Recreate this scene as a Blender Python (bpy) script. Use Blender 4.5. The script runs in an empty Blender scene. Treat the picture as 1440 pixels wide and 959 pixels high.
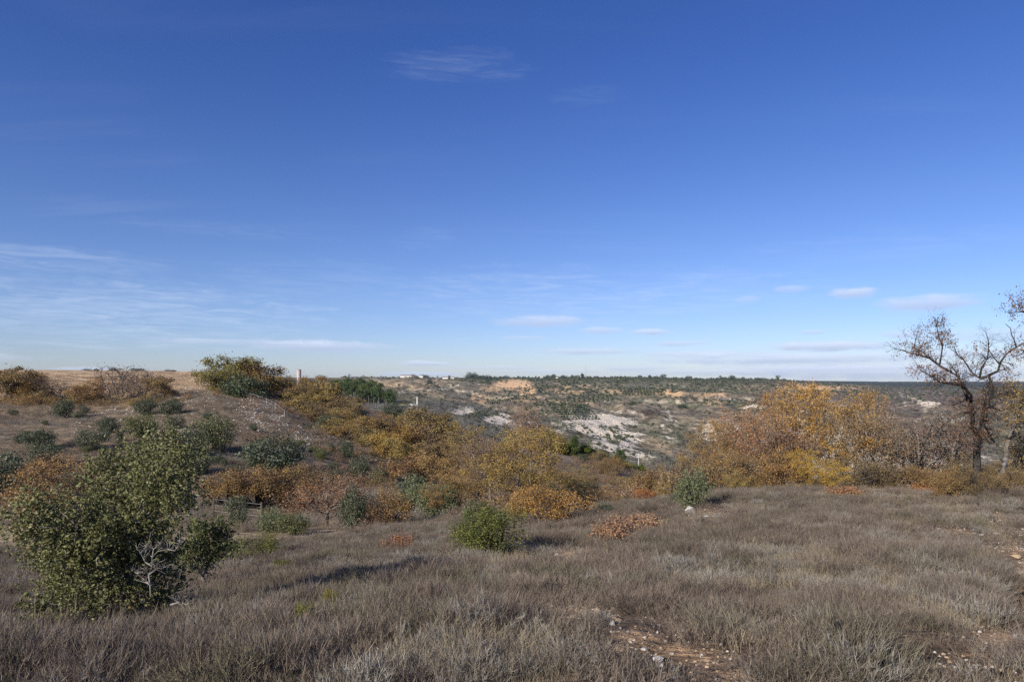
import bpy, math, random
import numpy as np
from mathutils import Vector, Matrix
C = bpy.context.scene
col = C.collection
PI = math.pi
rad = math.radians

# ------------------------------------------------------------------ camera
F = 960.0; CX = 720.0; HY = 532.0; EYE = 1.70        # focal length and horizon of the photograph (1440 wide)
cam = bpy.data.cameras.new('camera'); cam.sensor_width = 36; cam.lens = 24.0
cam.shift_y = (HY - 479.5) / 1440.0
cam.clip_start = 0.1; cam.clip_end = 40000
camo = bpy.data.objects.new('camera', cam); col.objects.link(camo)
camo.location = (0, 0, EYE); camo.rotation_euler = (rad(90), 0, 0)
C.camera = camo
C.view_settings.view_transform = 'Standard'; C.view_settings.look = 'None'
C.view_settings.exposure = 0.36; C.view_settings.gamma = 1.0
C.cycles.use_denoising = False
C.cycles.max_bounces = 6; C.cycles.diffuse_bounces = 2; C.cycles.glossy_bounces = 1
C.cycles.transmission_bounces = 3; C.cycles.transparent_max_bounces = 8; C.cycles.volume_bounces = 0
C.cycles.use_adaptive_sampling = True; C.cycles.adaptive_threshold = 0.01

# ------------------------------------------------------------------ sun and sky
SUN_EL = rad(27); SUN_AZ = rad(180 + 40)             # azimuth clockwise from +Y: behind the camera, to the left
sd = Vector((math.sin(SUN_AZ) * math.cos(SUN_EL), math.cos(SUN_AZ) * math.cos(SUN_EL), math.sin(SUN_EL)))
sun = bpy.data.lights.new('sun', 'SUN'); sun.energy = 5.0; sun.angle = rad(0.5); sun.color = (1.0, 0.92, 0.79)
so = bpy.data.objects.new('sun', sun); col.objects.link(so)
so.rotation_euler = (-sd).to_track_quat('-Z', 'Y').to_euler()

w = bpy.data.worlds.new("World"); C.world = w; w.use_nodes = True
nt = w.node_tree; nt.nodes.clear()
def N(t, **k):
    n = nt.nodes.new(t)
    for a, b in k.items(): setattr(n, a, b)
    return n
def L(a, b): nt.links.new(a, b)
def val(x, sock):
    if isinstance(x, (int, float)): sock.default_value = x
    else: L(x, sock)
def M(op, a, b=0.0, c=None, clamp=False):
    n = N('ShaderNodeMath', operation=op); n.use_clamp = clamp
    val(a, n.inputs[0]); val(b, n.inputs[1])
    if c is not None: val(c, n.inputs[2])
    return n.outputs[0]
def SS(x, e0, e1, o0=0.0, o1=1.0):
    n = N('ShaderNodeMapRange', interpolation_type='SMOOTHSTEP')
    val(x, n.inputs[0]); n.inputs[1].default_value = e0; n.inputs[2].default_value = e1
    n.inputs[3].default_value = o0; n.inputs[4].default_value = o1
    return n.outputs[0]
def MIX(f, a, b, bt='MIX'):
    n = N('ShaderNodeMix', data_type='RGBA', blend_type=bt)
    val(f, n.inputs[0])
    for x, s in ((a, n.inputs[6]), (b, n.inputs[7])):
        if isinstance(x, tuple): s.default_value = (*x, 1)
        else: L(x, s)
    return n.outputs[2]
def NOISE(vec, scale, detail=4, rough=0.55, dist=0.0):
    n = N('ShaderNodeTexNoise'); n.inputs['Scale'].default_value = scale
    n.inputs['Detail'].default_value = detail; n.inputs['Roughness'].default_value = rough
    n.inputs['Distortion'].default_value = dist
    if vec is not None: L(vec, n.inputs['Vector'])
    return n.outputs[0]
def COMB(x, y, z):
    n = N('ShaderNodeCombineXYZ'); val(x, n.inputs[0]); val(y, n.inputs[1]); val(z, n.inputs[2]); return n.outputs[0]

sky = N('ShaderNodeTexSky', sky_type='NISHITA', sun_disc=False, sun_elevation=SUN_EL, sun_rotation=SUN_AZ,
        altitude=900, air_density=1.0, dust_density=0.35, ozone_density=2.2)
tc = N('ShaderNodeTexCoord'); sep = N('ShaderNodeSeparateXYZ'); L(tc.outputs['Generated'], sep.inputs[0])
dx, dy, dz = sep.outputs
az = M('ARCTAN2', dx, dy); el = M('ARCSINE', dz)
# high veil and stray wisps of cirrus on a plane far above, all round the sky
zz = M('ADD', M('MAXIMUM', dz, 0.0), 0.10)
pl = COMB(M('DIVIDE', dx, zz), M('DIVIDE', M('MULTIPLY', dy, 2.6), zz), 0.0)
veil = SS(NOISE(pl, 0.55, 3, 0.5, 0.8), 0.46, 0.75)
streak = NOISE(COMB(M('MULTIPLY', M('DIVIDE', dx, zz), 0.5), M('DIVIDE', M('MULTIPLY', dy, 4.0), zz), 3.1), 1.7, 6, 0.62, 0.4)
cirrus = M('MULTIPLY', veil, SS(streak, 0.42, 0.8))
cirrus = M('MULTIPLY', cirrus, SS(el, 0.72, 0.12, 0.25, 1.0))
ang = COMB(M('MULTIPLY', az, 9.0), M('MULTIPLY', el, 42.0), 0.0)
n1 = NOISE(ang, 1.0, 6, 0.6, 0.5); n2 = NOISE(COMB(M('MULTIPLY', az, 30.0), M('MULTIPLY', el, 95.0), 5.0), 1.0, 5, 0.6, 0.2)
rag = M('ADD', M('MULTIPLY', M('SUBTRACT', n1, 0.5), 1.9), M('MULTIPLY', M('SUBTRACT', n2, 0.5), 1.9))
def cloud(px, py, rx, ry, s):
    a0 = math.atan((px - CX) / F); cz = math.hypot(F, px - CX); e0 = math.atan((HY - py) / cz)
    ra = rx / cz; re = ry / cz
    u = M('MULTIPLY', M('SUBTRACT', az, a0), 1 / ra); v = M('MULTIPLY', M('SUBTRACT', el, e0), 1 / re)
    d = M('SUBTRACT', 1.0, M('ADD', M('MULTIPLY', u, u), M('MULTIPLY', v, v)))
    return M('MULTIPLY', SS(M('ADD', d, M('MULTIPLY', rag, 0.85)), -0.25, 1.15), min(1, s * 1.15)), v
LOW = [(1010,498,120,6,.6),(1300,498,120,7,.6),(1260,528,200,8,.6),(980,524,120,6,.5),(780,522,90,4,.4),(452,486,105,9,.75),(345,481,120,5,.4),(592,511,32,5,.6),(625,512,25,4,.5),(590,526,60,4,.5),(762,452,75,10,.55),(842,465,32,6,.5),(915,467,32,5,.6),
       (825,494,80,6,.7),(955,483,45,5,.5),(1200,412,34,9,.75),(1312,425,78,14,.62),(1112,406,26,6,.4),(1165,487,95,9,.8),
       (1110,505,230,10,.8),(1190,520,250,12,.75),(1270,470,40,8,.45),(1400,470,90,12,.4),(895,518,60,6,.55),(1145,467,22,4,.5),(1400,500,90,8,.55),
       (-160,500,190,10,.6),(1640,480,160,16,.6),(120,519,45,4,.5),(740,475,40,3,.4),(1050,421,20,5,.25),(700,517,90,3,.4)]
HIGH = [(640,96,110,20,.085),(670,80,60,14,.05),(60,366,190,22,.20),(330,325,150,14,.06),(140,440,360,60,.30),(820,415,330,44,.20),(830,135,60,16,.04),
        (600,335,50,20,.05),(1230,350,220,26,.07),(450,400,200,40,.08)]
lo = hi = None; lv = None
for c in LOW:
    m, v = cloud(*c)
    lo = m if lo is None else M('MAXIMUM', lo, m)
    lit = M('MULTIPLY', m, v); lv = lit if lv is None else M('ADD', lv, lit)
for c in HIGH:
    m, v = cloud(*c); hi = m if hi is None else M('MAXIMUM', hi, m)
hi = M('MULTIPLY', hi, SS(NOISE(COMB(M('ADD', M('MULTIPLY', az, 5.0), M('MULTIPLY', el, 9.0)), M('MULTIPLY', el, 46.0), 1.0), 1.9, 9, 0.68, 1.2), 0.32, 0.72))
skyc = N('ShaderNodeHueSaturation'); L(sky.outputs[0], skyc.inputs['Color'])
skyc.inputs['Saturation'].default_value = 1.08; skyc.inputs['Value'].default_value = 1.0
base = MIX(1.0, skyc.outputs[0], MIX(SS(el, .10, .50), (.94, 1.02, 1.45), (.60, .82, 1.46)), 'MULTIPLY')
base = MIX(M('MULTIPLY', cirrus, 0.10), base, (7.6, 8.4, 10.0))
base = MIX(hi, base, (8.6, 9.8, 12.2))
ccol = MIX(SS(lv, -0.55, 0.65), (5.8, 6.8, 9.2), (9.0, 10.0, 12.4))
base = MIX(lo, base, ccol)
bg = N('ShaderNodeBackground'); L(base, bg.inputs[0]); bg.inputs[1].default_value = 0.0665
wo = N('ShaderNodeOutputWorld'); L(bg.outputs[0], wo.inputs[0])

# ------------------------------------------------------------------ numpy noise
def _h(ix, iy, s):
    n = (ix.astype(np.int64) * 374761393 + iy.astype(np.int64) * 668265263 + s * 982451653) & 0x7fffffff
    n = ((n ^ (n >> 13)) * 1274126177) & 0x7fffffff
    return ((n ^ (n >> 16)) & 0xffff) / 65535.0
def vnoise(x, y, s=0):
    x = np.asarray(x, float); y = np.asarray(y, float)
    ix = np.floor(x); iy = np.floor(y); fx = x - ix; fy = y - iy
    fx = fx * fx * (3 - 2 * fx); fy = fy * fy * (3 - 2 * fy)
    a = _h(ix, iy, s); b = _h(ix + 1, iy, s); c = _h(ix, iy + 1, s); d = _h(ix + 1, iy + 1, s)
    return (a * (1 - fx) + b * fx) * (1 - fy) + (c * (1 - fx) + d * fx) * fy - 0.5
def fbm(x, y, o=4, s=0):
    r = 0; a = 1.0
    for i in range(o):
        r = r + a * vnoise(x, y, s + i * 7); x = x * 2.03 + 11.3; y = y * 2.03 - 5.7; a *= 0.5
    return r

# ------------------------------------------------------------------ terrain: profiles along sight lines, (distance, drop seen as photo row)
COLS = {
 0:   [(9,870),(14,810),(25,770),(38,725),(48,700),(60,650),(80,600),(105,572),(118,560),(130,548),(250,531),(450,522),(700,520),(1200,524),(9000,533)],
 150: [(9.5,865),(14,815),(25,765),(38,728),(48,700),(60,650),(80,600),(105,572),(118,560),(130,550),(250,532),(450,523),(700,521),(1200,525),(9000,533)],
 300: [(6,890),(10,845),(15,800),(22,775),(32,745),(40,722),(48,695),(60,650),(75,612),(90,580),(100,560),(120,549),(200,537),(400,525),(700,523),(1200,527),(9000,533)],
 400: [(6,885),(10,830),(15,792),(22,768),(32,745),(42,725),(52,695),(65,655),(80,620),(95,590),(110,568),(125,560),(160,559),(260,550),(500,532),(800,530),(9000,532)],
 480: [(6,880),(10,820),(16,775),(24,752),(34,742),(45,722),(58,690),(75,655),(95,620),(115,595),(135,575),(160,568),(230,588),(340,585),(450,572),(600,553),(900,536),(1500,533),(9000,532)],
 560: [(6,878),(10,812),(16,768),(26,742),(36,740),(50,715),(65,685),(85,655),(110,625),(140,598),(165,585),(220,604),(320,588),(400,573),(600,556),(900,544),(1500,536),(3000,532),(9000,531)],
 640: [(6,876),(10,808),(16,765),(24,742),(32,735),(45,725),(65,700),(90,670),(120,640),(150,615),(180,604),(260,630),(400,604),(500,590),(700,570),(1000,556),(1500,543),(2200,534),(4000,532),(9000,531)],
 720: [(6,874),(10,803),(16,760),(24,738),(32,728),(45,718),(65,700),(90,680),(120,655),(150,633),(170,628),(250,660),(380,630),(500,608),(650,592),(850,570),(1200,550),(1800,539),(2400,533),(5000,531.5),(9000,531)],
 820: [(6,872),(10,800),(16,755),(24,728),(30,718),(38,722),(60,712),(90,690),(120,670),(150,652),(165,645),(240,672),(350,662),(450,635),(550,612),(700,585),(900,566),(1300,548),(1800,537),(2400,533),(9000,531)],
 900: [(6,870),(10,797),(16,745),(22,718),(28,705),(40,712),(60,708),(90,695),(120,680),(150,668),(170,663),(200,660),(280,688),(360,675),(450,650),(550,625),(700,595),(900,572),(1300,550),(1800,537),(2400,533),(9000,532)],
 970: [(6,868),(10,793),(16,738),(22,708),(26,695),(34,705),(50,722),(90,722),(150,700),(280,705),(360,685),(450,655),(550,628),(700,597),(900,575),(1300,551),(1800,538),(2400,534),(9000,533)],
 1100:[(6,865),(10,788),(16,730),(22,700),(28,690),(34,700),(45,730),(80,760),(150,745),(280,710),(400,670),(550,630),(750,595),(950,575),(1300,556),(1600,543),(1900,538),(2600,535.5),(9000,535)],
 1250:[(6,863),(10,786),(16,728),(22,702),(28,690),(34,702),(45,730),(80,750),(140,722),(200,690),(280,648),(350,617),(500,618),(700,602),(1200,572),(2500,545),(4000,540),(7000,536.5),(9000,537)],
 1350:[(6,862),(10,785),(16,728),(20,704),(26,690),(32,698),(45,730),(80,750),(140,725),(200,690),(300,640),(420,598),(600,590),(1000,570),(2500,546),(4000,540),(7000,536.5),(9000,537)],
 1500:[(6,860),(10,783),(16,728),(20,704),(26,692),(32,700),(45,730),(80,750),(140,725),(200,690),(300,650),(420,620),(600,596),(1000,570),(2500,546),(4000,540),(7000,536.5),(9000,537)],
}
LY0, LY1, NL = math.log(0.8), math.log(9000.0), 700
ly = np.linspace(LY0, LY1, NL)
cx_ = sorted(COLS); tab = []
for c in cx_:
    p = [(0.8, -1.66), (3.8, -1.70)] + [(Y, -(py - HY) / F * Y) for Y, py in COLS[c]]
    if c > 600: p.insert(2, (4.8, -1.80 + 0.0))
    tab.append(np.interp(ly, np.log([q[0] for q in p]), [q[1] / q[0] for q in p]) * np.exp(ly))
tab = np.array(tab)
U0, U1, NU = -250, 1700, 392
ug = np.linspace(U0, U1, NU)
T = np.array([np.interp(ug, cx_, tab[:, j]) for j in range(NL)]).T       # [u, lnY]
def gsm(A, sig, ax):
    k = int(sig * 3) + 1; ker = np.exp(-0.5 * (np.arange(-k, k + 1) / sig) ** 2); ker /= ker.sum()
    P = np.pad(A, [(k, k) if i == ax else (0, 0) for i in range(2)], mode='edge')
    return np.apply_along_axis(lambda v: np.convolve(v, ker, 'valid'), ax, P)
Ye = np.exp(ly)
T = gsm(gsm(T / Ye, 3.2, 1), 5.0, 0) * Ye
TMAX = math.radians(48)
def H(x, y):
    x = np.asarray(x, float); y = np.asarray(y, float)
    r = np.hypot(x, y) + 1e-6; th = np.arctan2(x, y)
    tcl = np.clip(th, -TMAX, TMAX)
    # round the back the two edge profiles blend into each other
    back = np.clip((np.abs(th) - TMAX) / (PI - TMAX), 0, 1)
    px = CX + F * np.tan(tcl); Yd = r * np.cos(tcl)
    def look(px, Yd):
        u = np.clip((px - U0) / (U1 - U0) * (NU - 1), 0, NU - 1.001); l = np.clip((np.log(Yd) - LY0) / (LY1 - LY0) * (NL - 1), 0, NL - 1.001)
        i = u.astype(int); j = l.astype(int); fu = u - i; fl = l - j
        return (T[i, j] * (1 - fu) + T[i + 1, j] * fu) * (1 - fl) + (T[i, j + 1] * (1 - fu) + T[i + 1, j + 1] * fu) * fl
    z = look(px, Yd)
    zo = look(CX - (px - CX), Yd)
    z = z * (1 - back * 0.5) + zo * back * 0.5 * 1.0
    z = z * (1 - 0.35 * back)
    a1 = np.clip(r / 40, 0, 1)
    z = z + 0.09 * fbm(x * 1.1, y * 1.1, 3, 3) * np.clip(r / 5, 0.2, 1)
    z = z + 0.9 * a1 * fbm(x / 14, y / 14, 3, 11)
    far = np.clip((r - 260) / 300, 0, 1) * np.clip((4200 - r) / 2500, 0.15, 1) * np.clip((px - 430) / 150, 0, 1)
    rid = 0.25 - np.abs(fbm(x / 130 + 0.3 * fbm(x / 60, y / 60, 2, 5), y / 130, 4, 21))
    z = z + far * rid * np.clip(r * 0.015, 0, 16) * 2.7
    # shallow eroded gully at the right edge of the scrub
    g = np.exp(-(((x - 5.45) - 0.73 * (y - 7)) / 0.42) ** 2) * np.exp(-((y - 7.3) / 1.5) ** 2)
    z = z - 0.75 * g
    return z + EYE
def world(px, Y, py=None, z=None):
    x = (px - CX) / F * Y
    if z is None: z = EYE - (py - HY) / F * Y if py is not None else float(H(x, Y))
    return Vector((x, Y, z))
def cast(px, py, y0=2.0, y1=6000):
    Ys = np.exp(np.linspace(math.log(y0), math.log(y1), 3000))
    xs = (px - CX) / F * Ys; hz = H(xs, Ys); rz = EYE - (py - HY) / F * Ys
    k = np.nonzero(rz <= hz)[0]
    return float(Ys[k[0]]) if len(k) else None

# ------------------------------------------------------------------ material helper
def newmat(name):
    global nt
    m = bpy.data.materials.new(name); m.use_nodes = True; nt = m.node_tree; nt.nodes.clear(); return m
def principled(colr, rough=0.8, spec=0.2, bump=None, bstr=0.3, bdist=0.05, transl=0.0):
    b = N('ShaderNodeBsdfPrincipled')
    if isinstance(colr, tuple): b.inputs['Base Color'].default_value = (*colr, 1)
    else: L(colr, b.inputs['Base Color'])
    val(rough, b.inputs['Roughness']); b.inputs['Specular IOR Level'].default_value = spec
    if bump is not None:
        bn = N('ShaderNodeBump'); bn.inputs['Strength'].default_value = bstr; bn.inputs['Distance'].default_value = bdist
        L(bump, bn.inputs['Height']); L(bn.outputs[0], b.inputs['Normal'])
    o = N('ShaderNodeOutputMaterial'); res = b.outputs[0]
    if transl > 0:
        t = N('ShaderNodeBsdfTranslucent')
        if isinstance(colr, tuple): t.inputs[0].default_value = (*colr, 1)
        else: L(colr, t.inputs[0])
        mx = N('ShaderNodeMixShader'); mx.inputs[0].default_value = transl
        L(b.outputs[0], mx.inputs[1]); L(t.outputs[0], mx.inputs[2]); res = mx.outputs[0]
    L(res, o.inputs[0]); return b
def ramp(fac, stops, interp='LINEAR'):
    n = N('ShaderNodeValToRGB'); n.color_ramp.interpolation = interp
    e = n.color_ramp.elements
    while len(e) < len(stops): e.new(0.5)
    for q, (p, c) in zip(e, stops): q.position = p; q.color = (*c, 1)
    L(fac, n.inputs[0]); return n.outputs[0]
def attr(name, kind='Fac'):
    n = N('ShaderNodeAttribute', attribute_name=name); return n.outputs[kind]
def objcol(): return N('ShaderNodeObjectInfo').outputs['Color']
def leafmat(name, stops, rough=0.6, spec=0.3, transl=0.25, world_var=0.0):
    m = newmat(name)
    c = ramp(attr('tone'), stops)
    c = MIX(1.0, c, objcol(), 'MULTIPLY')
    principled(c, rough, spec, transl=transl)
    return m
MAT = {}
MAT['oak'] = leafmat('autumn_oak_leaf', [(0, (.10,.075,.055)), (.2, (.135,.10,.065)), (.42, (.245,.165,.08)), (.65, (.335,.235,.088)), (.86, (.37,.27,.10)), (1, (.27,.24,.10))])
MAT['bare'] = leafmat('withered_leaf', [(0, (.12,.09,.075)), (.4, (.20,.14,.10)), (.75, (.33,.21,.12)), (1, (.36,.27,.16))])
MAT['holm'] = leafmat('holm_oak_leaf', [(0, (.034,.042,.022)), (.4, (.070,.083,.044)), (.75, (.118,.132,.075)), (1, (.20,.215,.135))], 0.5, 0.4, 0.12)
MAT['gall'] = leafmat('evergreen_oak_leaf', [(0, (.07,.07,.03)), (.35, (.145,.15,.055)), (.7, (.20,.20,.085)), (.9, (.265,.265,.14)), (1, (.27,.17,.08))], 0.55, 0.3, 0.18)
MAT['green'] = leafmat('juniper_leaf', [(0, (.04,.055,.018)), (.5, (.09,.115,.03)), (1, (.17,.19,.06))], 0.6, 0.25, 0.15)
MAT['pine'] = leafmat('pine_needle', [(0, (.03,.045,.016)), (.5, (.065,.095,.028)), (1, (.12,.155,.05))], 0.6, 0.25, 0.1)
MAT['grey'] = leafmat('grey_scrub_leaf', [(0, (.13,.125,.115)), (.5, (.25,.245,.225)), (1, (.40,.40,.38))], 0.8, 0.1, 0.15)
def barkmat(name, a, b, sc=9.0):
    m = newmat(name); g = N('ShaderNodeTexCoord').outputs['Object']
    n = NOISE(g, sc, 5, 0.65); n2 = NOISE(g, sc * 0.25, 3, 0.5)
    c = MIX(SS(n, .35, .65), a, b); c = MIX(M('MULTIPLY', SS(n2, .45, .7), .5), c, tuple(min(.3, x * 1.9 + .02) for x in b))
    c = MIX(1.0, c, objcol(), 'MULTIPLY')
    principled(c, .9, .1, bump=n, bstr=.6, bdist=.02); return m
MAT['bark'] = barkmat('grey_oak_bark', (.10,.085,.07), (.22,.195,.165))
MAT['barkdark'] = barkmat('dark_oak_bark', (.022,.019,.018), (.055,.048,.043))
MAT['barkpale'] = barkmat('pale_dead_wood', (.15,.135,.12), (.30,.27,.24))
def flat(name, c, rough=.8, var=.25, sc=3.0):
    m = newmat(name); n = NOISE(N('ShaderNodeTexCoord').outputs['Object'], sc, 5, .6)
    principled(MIX(M('MULTIPLY', n, var * 2), c, tuple(x * (1 - var) for x in c)), rough, .2, bump=n, bstr=.2, bdist=.03); return m
MAT['plaster'] = flat('white_plaster', (.78,.76,.71)); MAT['brick'] = flat('pink_brick', (.52,.42,.37), sc=1.0)
MAT['roof'] = flat('roof_tile', (.20,.13,.10)); MAT['dark'] = flat('dark_opening', (.03,.03,.035)); MAT['metal'] = flat('galvanised_metal', (.42,.43,.43), .5)
MAT['wood'] = flat('weathered_wood', (.11,.095,.08)); MAT['concrete'] = flat('concrete_pole', (.50,.49,.46)); MAT['stonewall'] = flat('ochre_stone_wall', (.50,.43,.34))
MAT['rockm'] = flat('limestone', (.56,.53,.49), .9, .45, 7.0)
MAT['rocktan'] = flat('ochre_limestone', (.50,.37,.25), .9, .4, 9.0)

# ------------------------------------------------------------------ object helpers
def mesh(name, V, Fc, m=None, tone=None, smooth=False, mats=None, midx=None):
    me = bpy.data.meshes.new(name)
    V = np.asarray(V, np.float32).reshape(-1, 3)
    if isinstance(Fc, np.ndarray) and Fc.ndim == 2:
        nf, k = Fc.shape
        me.vertices.add(len(V)); me.vertices.foreach_set('co', V.ravel())
        me.loops.add(nf * k); me.loops.foreach_set('vertex_index', Fc.astype(np.int32).ravel())
        me.polygons.add(nf); me.polygons.foreach_set('loop_start', np.arange(nf, dtype=np.int32) * k)
        me.polygons.foreach_set('loop_total', np.full(nf, k, np.int32)); me.update(calc_edges=True)
    else:
        me.from_pydata([tuple(v) for v in V], [], [tuple(f) for f in Fc])
    if smooth: me.polygons.foreach_set('use_smooth', np.ones(len(me.polygons), bool))
    if tone is not None:
        a = me.attributes.new('tone', 'FLOAT', 'POINT'); a.data.foreach_set('value', np.asarray(tone, np.float32))
    for x in ([m] if m else (mats or [])): me.materials.append(x)
    if midx is not None: me.polygons.foreach_set('material_index', np.asarray(midx, np.int32))
    return me
def obj(name, me, parent=None, link=True):
    o = bpy.data.objects.new(name, me)
    if link: col.objects.link(o)
    if parent: o.parent = parent
    return o
def tag(o, label=None, cat=None, group=None, kind=None):
    if label: o['label'] = label
    if cat: o['category'] = cat
    if group: o['group'] = group
    if kind: o['kind'] = kind
    return o
class MB:
    def __init__(s): s.V = []; s.F = []; s.m = []
    def add(s, V, Fc, m=0):
        b = len(s.V); s.V += [tuple(v) for v in V]; s.F += [tuple(i + b for i in f) for f in Fc]; s.m += [m] * len(Fc)
    def box(s, x0, x1, y0, y1, z0, z1, m=0):
        s.add([(x0,y0,z0),(x1,y0,z0),(x1,y1,z0),(x0,y1,z0),(x0,y0,z1),(x1,y0,z1),(x1,y1,z1),(x0,y1,z1)],
              [(0,3,2,1),(4,5,6,7),(0,1,5,4),(1,2,6,5),(2,3,7,6),(3,0,4,7)], m)
    def tube(s, P, R, k=6, m=0):
        P = [Vector(p) for p in P]; n = len(P); b = len(s.V)
        for i, p in enumerate(P):
            t = (P[min(i+1,n-1)] - P[max(i-1,0)]).normalized()
            a = t.cross(Vector((0.31,0.22,1)) if abs(t.z) < .95 else Vector((1,0,0))).normalized(); c = t.cross(a)
            r = R[i] if hasattr(R, '__len__') else R
            for j in range(k):
                q = 2 * PI * j / k; s.V.append(tuple(p + (a * math.cos(q) + c * math.sin(q)) * r))
        for i in range(n - 1):
            for j in range(k):
                j2 = (j + 1) % k; s.F.append((b+i*k+j, b+i*k+j2, b+(i+1)*k+j2, b+(i+1)*k+j)); s.m.append(m)
        s.F.append(tuple(b + (n-1)*k + j for j in range(k))); s.m.append(m)
        s.F.append(tuple(b + k - 1 - j for j in range(k))); s.m.append(m)
    def build(s, name, m, parent=None, smooth=False):
        return obj(name, mesh(name, s.V, s.F, m, smooth=smooth), parent)

# leaves: kinked four-cornered blades, centre P, size s
def leaves(rng, P, size, tone, up=0.3, flat_=0.0, aspect=0.62, N3=None):
    n = len(P); size = np.broadcast_to(size, n)[:, None]
    d = rng.normal(size=(n, 3)); 
    if N3 is not None: d = d * 0.75 + N3
    d[:, 2] += up; d /= np.linalg.norm(d, axis=1)[:, None] + 1e-9      # leaf normal
    t = rng.normal(size=(n, 3)); t -= d * (t * d).sum(1)[:, None]; t /= np.linalg.norm(t, axis=1)[:, None] + 1e-9
    b = np.cross(d, t)
    V = np.stack([P - t * size * .5, P - b * size * aspect * .5 + t * size * .08 + d * size * .10,
                  P + t * size * .5, P + b * size * aspect * .5 + t * size * .08 + d * size * .10], 1).reshape(-1, 3)
    Fc = np.arange(n * 4).reshape(n, 4)
    Fc = np.concatenate([Fc[:, [0, 1, 2]], Fc[:, [0, 2, 3]]], 0)
    return V, Fc, np.repeat(tone, 4)

# branching: nodes grow towards points spread through the crown
def colonize(rng, A, start, step, di, dk, iters=90, jit=0.25):
    Np = [np.array(p, float) for p in start]; par = [-1] + list(range(len(start) - 1))
    A = np.array(A, float)
    for it in range(iters):
        if len(A) == 0: break
        NA = np.array(Np); D = ((A[:, None, :] - NA[None]) ** 2).sum(2)
        j = D.argmin(1); dmin = np.sqrt(D[np.arange(len(A)), j])
        ok = dmin < di
        if not ok.any():
            k = dmin.argmin(); j0 = j[k]; v = A[k] - NA[j0]; Np.append(NA[j0] + v / np.linalg.norm(v) * step); par.append(int(j0)); continue
        new = []
        for q in np.unique(j[ok]):
            v = A[ok & (j == q)] - NA[q]; v = (v / (np.linalg.norm(v, axis=1)[:, None] + 1e-9)).sum(0)
            v = v / (np.linalg.norm(v) + 1e-9) + rng.normal(size=3) * jit; v /= np.linalg.norm(v) + 1e-9
            new.append((NA[q] + v * step, int(q)))
        for p, q in new: Np.append(p); par.append(q)
        NN = np.array([p for p, q in new]); D = ((A[:, None, :] - NN[None]) ** 2).sum(2).min(1)
        A = A[D > dk * dk]
    return np.array(Np), par
def limbs(Np, par, rtip, rbase, k=5, expo=2.3, kt=3):
    n = len(Np); kids = [[] for _ in range(n)]
    for i, p in enumerate(par):
        if p >= 0: kids[p].append(i)
    w_ = np.zeros(n)
    for i in range(n - 1, -1, -1): w_[i] = sum(w_[c] for c in kids[i]) if kids[i] else 1.0
    R = rtip * w_ ** (1 / expo); R *= 1 + (rbase / R[0] - 1) * (w_ / w_[0]) ** 0.7
    mb = MB(); tips = [i for i in range(n) if not kids[i]]
    stack = [(0, None)]
    while stack:
        s, pr = stack.pop(); ch = [s]; 
        while kids[ch[-1]]:
            ks = sorted(kids[ch[-1]], key=lambda c: -w_[c])
            for c in ks[1:]: stack.append((c, ch[-1]))
            ch.append(ks[0])
        ids = ([pr] if pr is not None else []) + ch
        if len(ids) < 2: continue
        rr = [R[i] for i in ids]
        if pr is not None: rr[0] = min(R[pr], R[ids[1]] * 1.15)
        mb.tube([Np[i] for i in ids], rr, k if rr[min(1,len(rr)-1)] > rtip * 3 else kt)
    return mb, tips, R
def dome(rng, n, w_, h, lo=0.3, power=0.5):
    P = rng.normal(size=(n, 3)); P /= np.linalg.norm(P, axis=1)[:, None]; r = rng.random(n) ** power
    P *= r[:, None]; P[:, 0] *= w_ / 2; P[:, 1] *= w_ / 2
    P[:, 2] = h * (lo + (1 - lo) * (P[:, 2] + 1) / 2); return P

PROTO = {}
def make_tree(kind, seed, h=4.0, w_=4.2, lo=.22, natt=230, leafn=5200, leaf=.115, mat='oak', bark='bark', tr=.09, spread=.19, mean=.5, sd_=.2, lobes=9, rt=.009, fine=.050):
    rng = np.random.default_rng(seed)
    # crown outline made of uneven lobes
    Lc = dome(rng, lobes, w_ * .72, h * .92, lo + .14, .45); Lr = rng.uniform(.15, .27, lobes) * w_
    A = []
    while len(A) < natt:
        i = rng.integers(lobes); p = rng.normal(size=3); p /= np.linalg.norm(p); p = Lc[i] + p * Lr[i] * rng.random() ** .45 * np.array([1, 1, .78])
        if p[2] > h * lo * .8 and p[2] < h: A.append(p)
    top = h * lo * .9
    s0 = [(0, 0, -.25), (rng.normal() * .04, rng.normal() * .04, top * .35), (rng.normal() * .12, rng.normal() * .12, top * .8)]
    Np, par = colonize(rng, A, s0, h * fine, h * .9, h * fine * 1.4, 75)
    mb, tips, R = limbs(Np, par, rt, tr)
    P = Np[np.array(tips)]; inner = Np[(R < rt * 2.6)]
    src = np.concatenate([P[rng.random(len(P)) < .8], inner[rng.random(len(inner)) < .5]]); j = rng.integers(len(src), size=leafn)
    L3 = src[j] + rng.normal(size=(leafn, 3)) * spread * np.array([1, 1, .75])
    ct = rng.normal(size=len(src)) * .19; tn = np.clip(mean + ct[j] + rng.normal(size=leafn) * sd_ * .8, 0, 1)
    L3[:, 2] = np.maximum(L3[:, 2], .05)
    V, Fc, tone = leaves(rng, L3, rng.uniform(.65, 1.25, leafn) * leaf, tn)
    PROTO.setdefault(kind, []).append(dict(trunk=mesh('trunk', mb.V, mb.F, MAT[bark], smooth=True), crown=mesh('crown', V, Fc, MAT[mat], tone), h=np.percentile(V[:, 2], 99.3), w=2 * np.percentile(np.abs(V[:, 0]), 96)))
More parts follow.
